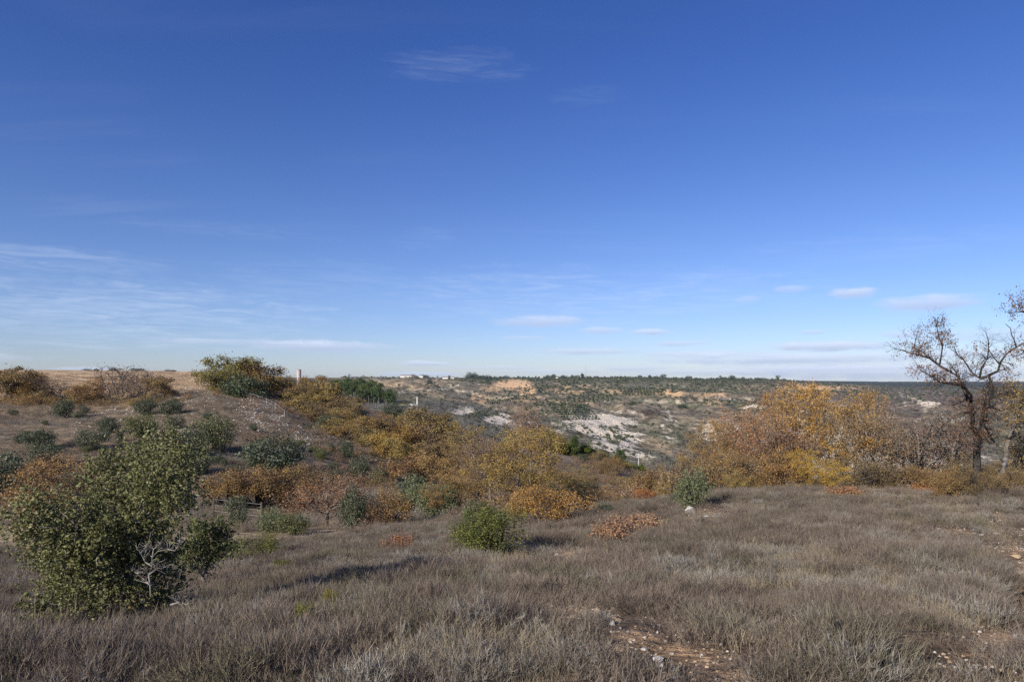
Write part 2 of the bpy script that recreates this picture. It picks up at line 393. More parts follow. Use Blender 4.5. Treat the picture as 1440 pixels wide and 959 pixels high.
def make_bush(kind, seed, h=1.6, w_=2.0, clumps=34, per=130, leaf=.075, mat='holm', lo=.04, mean=.45, cr=.145, up=.3, kstem=5, stem='barkdark', ratio=.85, fuzz=.10):
    rng = np.random.default_rng(seed); Cc = dome(rng, clumps, w_ * .80, h * .88, lo, .33); Cc[:, 2] += h * .02
    Cr = rng.uniform(.7, 1.25, clumps) * cr * w_
    n = clumps * per; j = np.repeat(np.arange(clumps), per)
    d = rng.normal(size=(n, 3)); d /= np.linalg.norm(d, axis=1)[:, None]
    P = Cc[j] + d * (Cr[j] * (rng.random(n) ** .3))[:, None] * np.array([1, 1, ratio]) + rng.normal(size=(n, 3)) * fuzz
    P[:, 2] = np.abs(P[:, 2]) ; ct = rng.normal(size=clumps) * .12
    V, Fc, tone = leaves(rng, P, rng.uniform(.65, 1.3, n) * leaf, np.clip(mean + ct[j] + rng.normal(size=n) * .18, 0, 1), up=up, N3=d)
    mb = MB()
    for q in rng.choice(clumps, min(kstem * 2, clumps), replace=False):
        e = Cc[q]; mb.tube([(rng.normal()*.05, rng.normal()*.05, -.15), e * .45 + rng.normal(size=3) * .06, e], [.035 * h, .022 * h, .008 * h], 4)
    PROTO.setdefault(kind, []).append(dict(stems=mesh('stem', mb.V, mb.F, MAT[stem]), crown=mesh('foliage', V, Fc, MAT[mat], tone), h=np.percentile(V[:, 2], 99), w=2 * np.percentile(np.abs(V[:, 0]), 97)))
for i, (h, ww, lo, mean) in enumerate([(4.2,4.6,.2,.55),(4.6,4.2,.26,.48),(3.8,4.8,.16,.62),(5.0,4.8,.28,.5),(4.0,4.0,.2,.4)]):
    make_tree('oak', 10 + i, h, ww, lo, leafn=7000, mean=mean)
for i in range(3): make_tree('halfbare', 40 + i, 4.4, 4.4, .2, natt=700, fine=.036, leafn=7000, leaf=.062, mat='bare', mean=.5, spread=.2, rt=.010)
for i, (h, ww, lo) in enumerate([(5.2,5.6,.2),(5.8,5.4,.24),(5.0,6.0,.16)]): make_tree('bigoak', 30 + i, h, ww, lo, natt=620, fine=.036, leafn=21000, leaf=.062, mean=.56, spread=.13, lobes=12, rt=.008, tr=.11)
for i in range(3): make_bush('thicket', 50 + i, 2.4, 3.4, clumps=58, per=150, leaf=.068, mat='oak', cr=.088, mean=.45, fuzz=.09, lo=.05, ratio=.9)
for i in range(2): make_tree('thicket', 55 + i, 2.6, 3.8, .05, natt=300, leafn=9000, leaf=.068, mean=.5, tr=.05, spread=.15)
for i in range(3): make_tree('bare', 60 + i, 5.0, 3.8, .10, natt=1100, fine=.030, leafn=900, leaf=.09, mat='bare', bark='bark', mean=.4, rt=.012)
for i in range(4): make_bush('holm', 70 + i, 1.7, 2.2, clumps=34 + i * 4)
for i in range(2): make_bush('juniper', 80 + i, 1.6, 2.0, clumps=46, per=150, leaf=.05, mat='green', cr=.105, up=.8, ratio=1.35, fuzz=.085)
for i in range(2): make_bush('russet', 90 + i, .8, 1.8, clumps=40, per=60, leaf=.07, mat='bare', cr=.13, mean=.7, fuzz=.08)
for i in range(2): make_bush('pinecone', 100 + i, 4.5, 2.6, clumps=40, per=90, leaf=.17, mat='pine', cr=.14, ratio=1.3)
# forest pine seen far away: bare stem, layered rounded head
for i in range(3):
    rng = np.random.default_rng(120 + i); n = 14; Cc = dome(rng, n, 3.6, 9.2, .5, .5); j = np.repeat(np.arange(n), 60)
    d = rng.normal(size=(len(j), 3)); d /= np.linalg.norm(d, axis=1)[:, None]; P = Cc[j] + d * rng.uniform(.5, 1.1, len(j))[:, None] * np.array([1, 1, .7])
    V, Fc, tone = leaves(rng, P, rng.uniform(.3, .55, len(j)), np.clip(.45 + rng.normal(size=n)[j] * .12 + rng.normal(size=len(j)) * .2, 0, 1), N3=d)
    mb = MB(); mb.tube([(0,0,-.5), (.1,0,3), (-.1,.1,6), (0,0,8.6)], [.2,.17,.12,.04], 5)
    for a in range(5): q = Cc[a]; mb.tube([(0,0,q[2] * .75), tuple(q)], [.07,.03], 4)
    PROTO.setdefault('pine', []).append(dict(trunk=mesh('trunk', mb.V, mb.F, MAT['bark'], smooth=True), crown=mesh('crown', V, Fc, MAT['pine'], tone), h=10.0, w=4.6))
# small dark shrub for the far slopes
FAR = []
for i in range(4):
    rng = np.random.default_rng(140 + i); n = 70; P = dome(rng, n, 2.0, 1.5, .0, .35); d = P - np.array([0, 0, .5]); d /= np.linalg.norm(d, axis=1)[:, None]
    V, Fc, tone = leaves(rng, P, rng.uniform(.5, .9, n), np.clip(.45 + rng.normal(size=n) * .25, 0, 1), N3=d * 1.5)
    FAR.append(mesh('foliage', V, Fc, MAT['holm'], tone))

rnd = random.Random(5)
def plant(kind, px, Y, top, wpx, label, cat, group=None, name=None, tint=(1,1,1), v=None, base=None, sink=0.0):
    """a tree or shrub at distance Y on the sight line px, as tall as seen (row `top`) and wpx wide"""
    pr = PROTO[kind]; pr = pr[(v if v is not None else rnd.randrange(len(pr))) % len(pr)]
    p = world(px, Y); p.z -= sink
    hgt = max(EYE - (top - HY) / F * Y - p.z, .25); wd = wpx * Y / F
    sx = wd / pr['w'] * 1.02; sz = hgt / pr['h']
    if sz < .78 * sx: p.z -= (.78 * sx - sz) * pr['h']; sz = .78 * sx
    r = bpy.data.objects.new(name or ('oak_tree' if 'trunk' in pr else 'shrub'), None); col.objects.link(r)
    r.empty_display_size = .3
    r.location = p; r.rotation_euler = (0, 0, rnd.uniform(0, 2 * PI)); r.scale = (sx, sx, sz)
    for k in ('trunk', 'stems', 'crown'):
        if k in pr:
            o = obj({'trunk': 'trunk', 'stems': 'stem', 'crown': 'crown' if 'trunk' in pr else 'foliage'}[k], pr[k], r)
            o.color = (*tint, 1) if k == 'crown' else (1, 1, 1, 1)
    tag(r, label, cat, group); return r

# ------------------------------------------------------------------ ground: one sheet out to the horizon
thf = np.arange(-43, 43.001, .135); ths = np.concatenate([thf, np.linspace(43, 317, 110)[1:-1]]); nT = len(ths)
rs = np.concatenate([[.6], np.exp(np.linspace(math.log(1.5), math.log(60), 270)), np.exp(np.linspace(math.log(60), math.log(2800), 330))[1:], np.exp(np.linspace(math.log(2800), math.log(9400), 22))[1:]])
TT, RR = np.meshgrid(np.radians(ths), rs); X = RR * np.sin(TT); Yg = RR * np.cos(TT)
Z = H(X, Yg)
flatfar = np.clip((RR - 9000) / 15000, 0, 1); Z = Z - flatfar * 0.0
nR = len(rs); idx = np.arange(nR * nT).reshape(nR, nT)
a = idx[:-1]; b = idx[1:]; a2 = np.roll(a, -1, 1); b2 = np.roll(b, -1, 1)
Fq = np.stack([a, a2, b2, b], -1).reshape(-1, 4)[:, ::-1]
V = np.stack([X, Yg, Z], -1).reshape(-1, 3)
V = np.vstack([V, [[0, 0, float(H(0.0, 0.01))]]])
gm = mesh('ground', V, Fq.copy())
def zones(x, y, z):
    Yd = np.where(y > .5, y, .5); px = CX + F * x / Yd; py = HY + F * (EYE - z) / Yd
    vis = (y > 1); r = np.hypot(x, y); px = np.where(vis, px, np.where(x < 0, -400, 1900)); py = np.where(vis, py, 700)
    Cc = np.zeros((len(x), 3)) + (.125, .092, .066)                                    # scrub soil
    def blend(mask, c): 
        m = np.clip(mask, 0, 1)[:, None]; Cc[:] = Cc * (1 - m) + np.array(c) * m
    sm = lambda v, a, b: np.clip((v - a) / (b - a), 0, 1)
    nz = fbm(x / 6, y / 6, 3, 31)
    blend(sm(r, 30, 45) * (px < 900), (.215, .17, .118))                                # brown hillside
    blend(sm(r, 24, 30) * sm(48, 0, 1) * (1 - sm(r, 42, 50)) * (px < 520) * (px > -300), (.36, .285, .19))  # dry grass in the hollow
    blend(sm(r, 118, 128) * (px < 330 ), (.47, .335, .205))                             # ploughed field
    blend(sm(r, 118, 128) * (px < 330) * (nz * .5 + .3) * sm(r, 200, 420), (.52, .40, .27))
    far = sm(r, 190, 230) * (px >= 330)
    blend(far, (.178, .165, .125)); blend(far * sm(fbm(x / 90, y / 90, 3, 8), -.05, .3), (.225, .20, .15)); blend(far * sm(fbm(x / 120, y / 120, 3, 9), .0, .2), (.135, .135, .095)); blend(far * sm(fbm(x / 40, y / 40, 3, 19), .12, .4), (.285, .235, .165))
    blend(sm(r, 1500, 1800) * (px > 620), (.10, .105, .06))                               # wooded plateau
    blend(sm(r, 500, 1200) * sm(px, 1060, 1130) , (.165, .135, .115)); blend(sm(r, 2600, 3500) * (px > 1050), (.06, .065, .05))
    blend(sm(r, 2600, 3500) * (px <= 1050), (.09, .095, .06))
    blend(((r > 150) & (r < 300) & (px > 560)).astype(float), (.25, .215, .17))
    def patch(lst, y0=170, y1=9000):
        o = np.zeros(len(x))
        for (cx, cy, rx, ry, s) in lst:
            o = np.maximum(o, s * np.clip(1.5 - np.sqrt(((px - cx) / rx) ** 2 + ((py - cy) / ry) ** 2), 0, 1))
        return o * (Yd > y0) * (Yd < y1) * vis
    ochre = patch([(722,541,26,7,1.05),(742,550,12,6,.9),(690,548,20,6,.5),(672,561,18,8,.55),(945,553,22,6,.7),(1000,556,28,5,.6),(885,551,60,6,.4),(800,549,45,8,.45),(1085,547,60,6,.35),(1000,566,30,5,.4),(1160,545,60,4,.7),(740,562,40,8,.4)])
    field = patch([(548,540,26,4.5,1),(590,536,45,2.2,.8),(600,541,30,2.5,.7),(520,546,20,4,.6)])
    white = patch([(846,598,42,17,.95),(866,622,38,18,1.0),(902,642,20,7,.7),(795,606,22,6,.45),(702,590,20,8,.95),(735,596,22,8,.65),(652,577,18,6,.8),(610,592,14,3,.5),(940,600,12,22,.35),(1010,604,26,18,.8),(1300,566,24,3,.7),(1065,571,16,3,.7)], 300)
    white = np.maximum(white, patch([(1110,615,40,30,1.0),(1240,640,100,26,1.0),(1150,650,80,20,.9),(1340,590,20,6,.5),(1320,650,60,16,.8),(1190,610,60,14,.7),(1040,640,30,20,.4)], 170))
    def track(pl, wd):
        o = np.zeros(len(x))
        for (ax, ay), (bx, by) in zip(pl[:-1], pl[1:]):
            t = np.clip(((px - ax) * (bx - ax) + (py - ay) * (by - ay)) / ((bx - ax) ** 2 + (by - ay) ** 2), 0, 1)
            o = np.maximum(o, np.clip(1.5 - np.hypot(px - ax - t * (bx - ax), py - ay - t * (by - ay)) / wd, 0, 1))
        return o * (Yd > 300) * (Yd < 2600)
    trk = sum(track(*q) for q in ((((775,596),(810,592),(845,586),(872,577),(905,584)), 1.1), (((938,574),(943,588),(953,601)), 1.3), (((1262,555),(1292,562),(1318,569),(1300,574)), 1.2),
                                  (((640,548),(668,552),(690,559),(730,556),(748,548)), 1.0), (((905,563),(950,566),(1010,560),(1060,563)), .9), (((560,552),(600,549),(650,541)), .8)))
    burn = patch([(908,581,32,6,1),(1058,558,30,4,.6),(975,561,14,4,.7),(735,568,30,5,.5)])
    blend(burn * .8, (.10, .075, .06)); blend(np.clip(trk, 0, 1) * .85, (.56, .49, .38)); blend(field, (.44, .345, .23)); blend(patch([(570,567,16,2.5,1)]), (.16, .17, .08))
    blend(patch([(516,574,24,2,1),(480,584,18,1.5,.6)]), (.5, .42, .33))
    # near: bare ochre soil between the tufts
    bare = np.zeros(len(x))
    for (cx, cy, rx, ry, s) in BARE: bare = np.maximum(bare, s * np.clip(1.5 - np.sqrt(((px - cx) / rx) ** 2 + ((py - cy) / ry) ** 2), 0, 1))
    bare = bare * (Yd < 26) * vis
    blend(bare, (.46, .31, .19))
    stone = np.zeros(len(x))
    for (cx, cy, rx, ry, s) in [(372,583,34,20,.8),(445,615,40,14,.6),(275,556,26,9,.9),(410,560,30,10,.6),(530,672,26,20,.5),(350,600,30,16,.4)]:
        stone = np.maximum(stone, s * np.clip(1.5 - np.sqrt(((px - cx) / rx) ** 2 + ((py - cy) / ry) ** 2), 0, 1))
    stone = stone * (Yd > 50) * (Yd < 190)
    return Cc, white, ochre, np.maximum(stone, 0), px, py
BARE = [(800,862,34,8,1),(830,880,22,6,.7),(895,893,40,9,1),(870,908,34,7,.8),(958,915,44,8,1),(1000,930,46,7,.9),(800,775,26,5,.8),
        (1340,748,26,4,.9),(1395,728,30,3,.8),(1425,775,20,9,.9),(1440,815,12,34,.9),(1415,905,40,16,.9),(1370,925,40,10,.8),(990,720,22,4,.9),(1030,948,50,6,.7),(1215,957,40,6,.6),(945,705,14,3,.7),(1200,905,14,12,.4),(330,760,40,8,.5),(960,880,30,8,.5)]
Cz, wz, oz, st, _, _ = zones(V[:, 0], V[:, 1], V[:, 2])
ca = gm.color_attributes.new('gcol', 'FLOAT_COLOR', 'POINT'); ca.data.foreach_set('color', np.hstack([Cz, np.ones((len(V), 1))]).astype(np.float32).ravel())
for nme, arr in (('white', wz), ('ochre', oz), ('stone', st), ('dist', np.clip(np.hypot(V[:,0], V[:,1]) / 200, 0, 1))):
    at = gm.attributes.new(nme, 'FLOAT', 'POINT'); at.data.foreach_set('value', arr.astype(np.float32))
m = newmat('hillside_soil'); P_ = N('ShaderNodeNewGeometry').outputs['Position']
base = attr('gcol', 'Color'); dist = attr('dist')
nf = NOISE(P_, .11, 8, .68); nm = NOISE(P_, .9, 6, .65); nn = NOISE(P_, 9.0, 5, .6); nb = NOISE(P_, .03, 8, .7)
far_f = SS(dist, .6, 1.0)
mott = M('ADD', M('MULTIPLY', nf, far_f), M('MULTIPLY', nm, M('SUBTRACT', 1.0, far_f)))
base = MIX(1.0, base, MIX(SS(mott, .35, .66), (.48, .46, .45), (1.5, 1.46, 1.38)), 'MULTIPLY')
ng_ = NOISE(P_, 60.0, 4, .7)
base = MIX(M('MULTIPLY', SS(nn, .5, .72), M('SUBTRACT', .5, M('MULTIPLY', far_f, .5))), base, (.30, .225, .15))
base = MIX(M('MULTIPLY', SS(ng_, .48, .62), M('SUBTRACT', .55, M('MULTIPLY', far_f, .55))), base, (.17, .125, .09))
base = MIX(M('MULTIPLY', SS(ng_, .40, .33), M('SUBTRACT', .5, M('MULTIPLY', far_f, .5))), base, (.56, .46, .35))
rg = M('MULTIPLY', M('SUBTRACT', M('ADD', M('MULTIPLY', nf, .5), M('MULTIPLY', nm, .5)), .5), 3.0)
oc = SS(M('ADD', attr('ochre'), rg), .30, .62); wh = SS(M('ADD', M('MULTIPLY', attr('white'), .92), M('ADD', rg, M('MULTIPLY', M('SUBTRACT', nb, .5), 2.6))), .42, .62)
base = MIX(oc, base, MIX(nb, (.62, .36, .17), (.66, .50, .33)))
base = MIX(wh, base, MIX(SS(nm, .35, .65), (.55, .46, .35), (.90, .80, .65)))
vor = N('ShaderNodeTexVoronoi'); vor.inputs['Scale'].default_value = 1.6; L(P_, vor.inputs['Vector'])
stn = M('MULTIPLY', M('LESS_THAN', vor.outputs['Distance'], .38), SS(M('ADD', attr('stone'), M('MULTIPLY', rg, .35)), .3, .6))
base = MIX(M('MULTIPLY', stn, .8), base, (.52, .47, .42))
principled(base, .95, .05, bump=M('ADD', M('ADD', nn, M('MULTIPLY', nm, 4.0)), M('MULTIPLY', M('MULTIPLY', nf, far_f), 45.0)), bstr=.7, bdist=.12)
gm.materials.append(m); gm.polygons.foreach_set('use_smooth', np.ones(len(gm.polygons), bool))
ground = obj('ground', gm); tag(ground, kind='structure')

# ------------------------------------------------------------------ low growth scattered over the slopes (nobody could count it)
def scatter(name, label, cat, protos, P, rot, scl, seed=0):
    me = bpy.data.meshes.new(name); n = len(P)
    me.vertices.add(n); me.vertices.foreach_set('co', np.asarray(P, np.float32).ravel())
    for an, arr, ty in (('rot', rot, 'FLOAT_VECTOR'), ('scl', scl, 'FLOAT_VECTOR')):
        at = me.attributes.new(an, ty, 'POINT'); at.data.foreach_set('vector', np.asarray(arr, np.float32).ravel())
    pick = np.random.default_rng(seed).integers(0, len(protos), n)
    at = me.attributes.new('pick', 'INT', 'POINT'); at.data.foreach_set('value', pick.astype(np.int32))
    o = obj(name, me); tag(o, label, cat, kind='stuff')
    ng = bpy.data.node_groups.new(name, 'GeometryNodeTree')
    ng.interface.new_socket('Geometry', in_out='INPUT', socket_type='NodeSocketGeometry'); ng.interface.new_socket('Geometry', in_out='OUTPUT', socket_type='NodeSocketGeometry')
    gi = ng.nodes.new('NodeGroupInput'); go = ng.nodes.new('NodeGroupOutput')
    jn = ng.nodes.new('GeometryNodeJoinGeometry')
    for k, pm in enumerate(protos):
        sel = ng.nodes.new('FunctionNodeCompare'); sel.data_type = 'INT'; sel.operation = 'EQUAL'
        na = ng.nodes.new('GeometryNodeInputNamedAttribute'); na.data_type = 'INT'; na.inputs[0].default_value = 'pick'
        ng.links.new(na.outputs[0], sel.inputs[2]); sel.inputs[3].default_value = k
        oi = ng.nodes.new('GeometryNodeObjectInfo'); po = bpy.data.objects.new(name + '_clump', pm); oi.inputs[0].default_value = po; oi.inputs['As Instance'].default_value = True
        ip = ng.nodes.new('GeometryNodeInstanceOnPoints'); ng.links.new(gi.outputs[0], ip.inputs['Points']); ng.links.new(sel.outputs[0], ip.inputs['Selection'])
        ng.links.new(oi.outputs['Geometry'], ip.inputs['Instance'])
        for an, sk in (('rot', 'Rotation'), ('scl', 'Scale')):
            q = ng.nodes.new('GeometryNodeInputNamedAttribute'); q.data_type = 'FLOAT_VECTOR'; q.inputs[0].default_value = an
            ng.links.new(q.outputs[0], ip.inputs[sk])
        ng.links.new(ip.outputs[0], jn.inputs[0])
    ng.links.new(jn.outputs[0], go.inputs[0])
    md = o.modifiers.new('scatter', 'NODES'); md.node_group = ng
    return o
def grassmat(name, stops, patch):
    m = newmat(name); oi = N('ShaderNodeObjectInfo')
    t = M('ADD', M('MULTIPLY', attr('tone'), .7), M('MULTIPLY', oi.outputs['Random'], .3))
    c = ramp(t, stops)
    g = N('ShaderNodeNewGeometry').outputs['Position']
    c = MIX(M('MULTIPLY', SS(NOISE(g, .5, 4, .6), .42, .68), .6), c, patch)
    principled(c, .85, .15, transl=.2); return m
MAT['stem'] = grassmat('dry_stems', [(0, (.09,.07,.045)), (.5, (.33,.275,.185)), (1, (.64,.54,.37))], (.25, .21, .145))
MAT['heath'] = grassmat('dry_heath', [(0, (.05,.04,.03)), (.5, (.185,.148,.12)), (1, (.42,.335,.265))], (.17, .145, .115))
MAT['lav'] = grassmat('grey_lavender', [(0, (.10,.095,.08)), (.5, (.265,.245,.21)), (1, (.50,.465,.40))], (.205, .175, .15))
MAT['olive'] = grassmat('olive_thyme', [(0, (.045,.038,.025)), (.5, (.16,.142,.10)), (1, (.33,.29,.205))], (.155, .135, .098))
def blades(seed, n, spread, h, wd, lean, mat, bend=.25, fork=0, name='tuft', tmean=.5):
    rng = np.random.default_rng(seed)
    a = rng.uniform(0, 2 * PI, n); r = spread * rng.random(n) ** .6; B = np.stack([r * np.cos(a), r * np.sin(a), np.full(n, -.03)], 1)
    hh = h * rng.uniform(.45, 1.1, n)
    dr = np.stack([np.cos(a), np.sin(a), np.zeros(n)], 1) * (lean * (r / spread))[:, None] + rng.normal(size=(n, 3)) * [.16, .16, 0]; dr[:, 2] = 1
    dr /= np.linalg.norm(dr, axis=1)[:, None]
    bd = rng.normal(size=(n, 3)) * bend; bd[:, 2] = 0
    Mid = B + dr * hh[:, None] * .55; Tip = Mid + (dr + bd) * hh[:, None] * .5
    if fork:
        k = rng.integers(0, n, n * fork); f = rng.random(n * fork)[:, None]
        B2 = Mid[k] * (1 - f) + Tip[k] * f; d2 = (dr[k] + rng.normal(size=(n * fork, 3)) * .55); d2[:, 2] = np.abs(d2[:, 2]) ; l2 = hh[k] * rng.uniform(.12, .34, n * fork)
        M2 = B2 + d2 * l2[:, None] * .5; T2 = M2 + (d2 + rng.normal(size=(n * fork, 3)) * .3 + [0, 0, .3]) * l2[:, None] * .5
        B = np.vstack([B, B2]); Mid = np.vstack([Mid, M2]); Tip = np.vstack([Tip, T2]); n2 = n * (1 + fork)
    else: n2 = n
    s = rng.normal(size=(n2, 3)); s[:, 2] *= .2; s /= np.linalg.norm(s, axis=1)[:, None]; ws = np.full((n2, 1), wd); ws[n:] *= .9
    V = np.stack([B - s * ws, B + s * ws, Mid - s * ws * .8, Mid + s * ws * .8, Tip], 1).reshape(-1, 3)
    o = np.arange(n2)[:, None] * 5
    Fc = np.concatenate([o + [0, 1, 3], o + [0, 3, 2], o + [2, 3, 4]], 0)
    tone = np.repeat(np.clip(tmean + rng.normal(size=n2) * .2, 0, 1), 5)
    tone = tone * np.tile([.75, .75, 1, 1, 1.1], n2)
    return mesh(name, V, Fc, MAT[mat], np.clip(tone, 0, 1))
G_stem = [blades(200 + i, 44, .13, .20, .0012, .55, 'stem', .35, 2) for i in range(4)]
G_heath = [blades(210 + i, 60, .15, .15, .0016, 1.3, 'heath', .6, 7) for i in range(4)]
G_lav = [blades(220 + i, 46, .13, .12, .0017, 1.3, 'lav', .6, 12, tmean=.55) for i in range(3)]
C_heath = [blades(230 + i, 130, .13, (.16 + .03 * (i % 3)), .0016, 1.0, 'heath', .6, 18, tmean=.5) for i in range(5)]
C_lav = [blades(240 + i, 100, .12, .15, .0016, 1.05, 'lav', .7, 24, tmean=.55) for i in range(4)]
C_olive = [blades(250 + i, 130, .12, .17, .0017, 1.0, 'olive', .6, 18, tmean=.5) for i in range(3)]
rng = np.random.default_rng(77)
def area(n, y0, y1, dens_fn, pxa=-120, pxb=1560):
    """points spread evenly over the ground between two distances, thinned by dens_fn"""
    Y = np.sqrt(rng.uniform(y0 * y0, y1 * y1, n)); px = rng.uniform(pxa, pxb, n); x = (px - CX) / F * Y
    z = H(x, Y); py = HY + F * (EYE - z) / Y
    k = rng.random(n) < dens_fn(px, py, x, Y); return x[k], Y[k], z[k], px[k], py[k]
def bare_at(px, py):
    b = np.zeros(len(px))
    for (cx, cy, rx, ry, s) in BARE: b = np.maximum(b, s * np.clip(2.2 - np.sqrt(((px - cx) / (rx * 1.15)) ** 2 + ((py - cy - ry * .6) / (ry * 1.5)) ** 2), 0, 1))
    return b
def pose(x, Y, z, s0, s1, tilt=.12, big=0.0):
    n = len(x); s = rng.uniform(s0, s1, n) * (1 + big * np.clip((Y - 8) / 40, 0, 1)); g = np.random.default_rng(3)
    return (np.stack([x, Y, z], 1), np.stack([rng.normal(size=n) * tilt, rng.normal(size=n) * tilt, rng.uniform(0, 2 * PI, n)], 1), np.stack([s, s, s * rng.uniform(.75, 1.2, n)], 1))
d_st = lambda px, py, x, Y: (1 - .88 * bare_at(px, py)) * np.clip(.5 + 2.2 * fbm(x / 1.3, Y / 1.3, 3, 41), .04, 1)
d_he = lambda px, py, x, Y: (1 - .85 * bare_at(px, py)) * np.clip(.6 - 2.2 * fbm(x / 1.1, Y / 1.1, 3, 43), .06, 1)
d_la = lambda px, py, x, Y: (1 - bare_at(px, py)) * np.clip(.25 + 2.2 * fbm(x / 1.3, Y / 1.3, 3, 47), .03, 1)
def hollow(px, Y): return ~((px < 520) & (Y > 25))
for nm_, pr, lab, dn, (n1_, n2_), (sa, sb) in (
    ('dry_grass', G_stem, 'thin tan grass stems standing all over the near slope', d_st, (3600, 12500), (.5, 1.15)),
    ('dry_heath', G_heath, 'low brown grey twiggy heath covering the near slope', d_he, (2600, 11000), (.6, 1.3)),
    ('lavender_scrub', G_lav, 'silver grey lavender scrub mixed through the near slope', d_la, (1500, 5000), (.6, 1.4))):
    A1 = area(n1_, 2.2, 11, dn); A2 = area(n2_, 11, 34, lambda px, py, x, Y: dn(px, py, x, Y) * hollow(px, Y))
    A = [np.concatenate(q) for q in zip(A1, A2)]
    scatter(nm_, lab, 'scrub', pr, *pose(A[0], A[1], A[2], sa, sb, big=.5), seed=1)
for nm_, pr, lab, off, (n1_, n2_) in (('heath_cushions', C_heath, 'rounded brown grey heath cushions with dark gaps between them on the near slope', 101, (1150, 6500)),
    ('lavender_cushions', C_lav, 'rounded silver grey lavender cushions dotted over the near slope', 131, (520, 2600)), ('thyme_cushions', C_olive, 'rounded olive thyme cushions dotted over the near slope', 161, (560, 3000))):
    dc = lambda px, py, x, Y: (1 - np.maximum.reduce([bare_at(px, py), bare_at(px + 24 * 6 / Y, py - 10 * 6 / Y), bare_at(px - 24 * 6 / Y, py - 10 * 6 / Y), bare_at(px, py - 20 * 6 / Y)])) * np.clip(.55 + 1.9 * fbm(x / 2.1, Y / 2.1, 3, off), .03, 1)
    A1 = area(n1_, 2.6, 11, dc); A2 = area(n2_, 11, 36, lambda px, py, x, Y: dc(px, py, x, Y) * hollow(px, Y))
    A = [np.concatenate(q) for q in zip(A1, A2)]
    scatter(nm_, lab, 'scrub', pr, *pose(A[0], A[1], A[2] - .02, .7, 1.5, big=.3), seed=3)
# hillside across the hollow
dh = lambda px, py, x, Y: np.clip(.5 + 1.6 * fbm(x / 7, Y / 7, 3, 51), .05, 1) * ((px < 560) | (Y < 60)) * ~((px < 335) & (Y > 122))
A = area(14500, 32, 150, dh, -120, 900); scatter('hillside_heath', 'brown heath cushions scattered over the hillside beyond the hollow', 'scrub', G_heath, *pose(A[0], A[1], A[2], 1.6, 3.4), seed=2)
A = area(10500, 28, 130, dh, -120, 900); scatter('hillside_grass', 'bleached grass tufts scattered over the hillside beyond the hollow', 'grass', G_stem, *pose(A[0], A[1], A[2], 1.2, 2.4), seed=2)
A = area(4600, 36, 125, lambda px, py, x, Y: np.clip(.25 + 2 * fbm(x / 9, Y / 9, 3, 57), .02, 1), -120, 760); scatter('hillside_grey_scrub', 'small grey green cushions dotted over the hillside beyond the hollow', 'scrub', G_lav, *pose(A[0], A[1], A[2], 2.0, 4.5), seed=2)
# loose stones
def stone_mesh(seed, m_, sub=2, rough=.25, fl=.6):
    import bmesh
    bm = bmesh.new(); bmesh.ops.create_icosphere(bm, subdivisions=sub, radius=1.0); r = random.Random(seed)
    o = [Vector([r.gauss(0, 1) for _ in range(3)]).normalized() for _ in range(14)]; cut = [r.uniform(.45, .88) for _ in range(14)]
    for v in bm.verts:
        for n_, c_ in zip(o, cut):
            d = v.co.dot(n_)
            if d > c_: v.co -= n_ * (d - c_)
        v.co *= 1 + r.gauss(0, .03); v.co.z *= fl
    me = bpy.data.meshes.new('stone'); bm.to_mesh(me); bm.free(); me.materials.append(m_); return me
ST = [stone_mesh(i, MAT['rockm'] if i % 2 else MAT['rocktan'], 1) for i in range(4)]
A = area(110000, 3, 25, lambda px, py, x, Y: np.clip(bare_at(px, py), 0, 1) * .8 + .008)
P, R_, S_ = pose(A[0], A[1], A[2], (.004), .020, .5); S_ = S_ * (1 + 1.8 * (rng.random((len(S_), 1)) < .06)); scatter('gravel', 'loose limestone gravel on the bare ochre soil patches', 'gravel', ST, P, R_, S_)
def rub(px, py, x, Y):
    s = np.zeros(len(px))
    for (cx, cy, rx, ry, q) in [(372,583,34,20,.8),(445,615,40,14,.6),(275,556,26,9,1.0),(410,560,30,10,.7),(530,672,26,20,.4),(205,590,140,30,.06)]:
        s = np.maximum(s, q * np.clip(1.4 - np.sqrt(((px - cx) / rx) ** 2 + ((py - cy) / ry) ** 2), 0, 1))
    return s
A = area(26000, 45, 140, rub, 100, 600); scatter('limestone_rubble', 'pale limestone rubble strewn on the upper hillside below the field', 'stones', [ST[1], ST[3], ST[0]], *pose(A[0], A[1], A[2], .07, .26, .5))
# far slopes: dark evergreen scrub, too small and many to pick apart
def fd(px, py, x, Y):
    d = .30 * np.clip(.3 + 3 * fbm(x / 55, Y / 55, 3, 61), 0, 1)
    d = d + .5 * np.clip((Y - 1250) / 450, 0, 1) * np.clip(.7 + 2.5 * fbm(x / 70, Y / 70, 2, 63), 0, 1) * (px > 660)
    for (cx, cy, rx, ry, s) in [(785,575,45,14,.8),(830,548,110,10,.55),(985,545,100,8,.55),(720,558,36,8,.6),(680,585,30,5,.8),(1040,567,60,4,.6),(930,600,25,30,.35),(862,612,24,7,.9),(850,605,50,34,.30),(1090,570,60,12,.3)]:
        d = np.maximum(d, s * (((px - cx) / rx) ** 2 + ((py - cy) / ry) ** 2 < 1))
    for (cx, cy, rx, ry) in [(548,540,40,7),(590,536,60,4),(722,540,30,7),(860,585,90,14)]:
        d = d * np.where(((px - cx) / rx) ** 2 + ((py - cy) / ry) ** 2 < 1, .12, 1)
    return d * (px > 480)
n = 90000; Yl = np.exp(rng.uniform(math.log(260), math.log(2600), n)); pxl = rng.uniform(480, 1540, n); x = (pxl - CX) / F * Yl; z = H(x, Yl); pyl = HY + F * (EYE - z) / Yl
k = rng.random(n) < fd(pxl, pyl, x, Yl) * np.clip(Yl / 900, .25, 1) * .62; x, Yl, z = x[k], Yl[k], z[k]
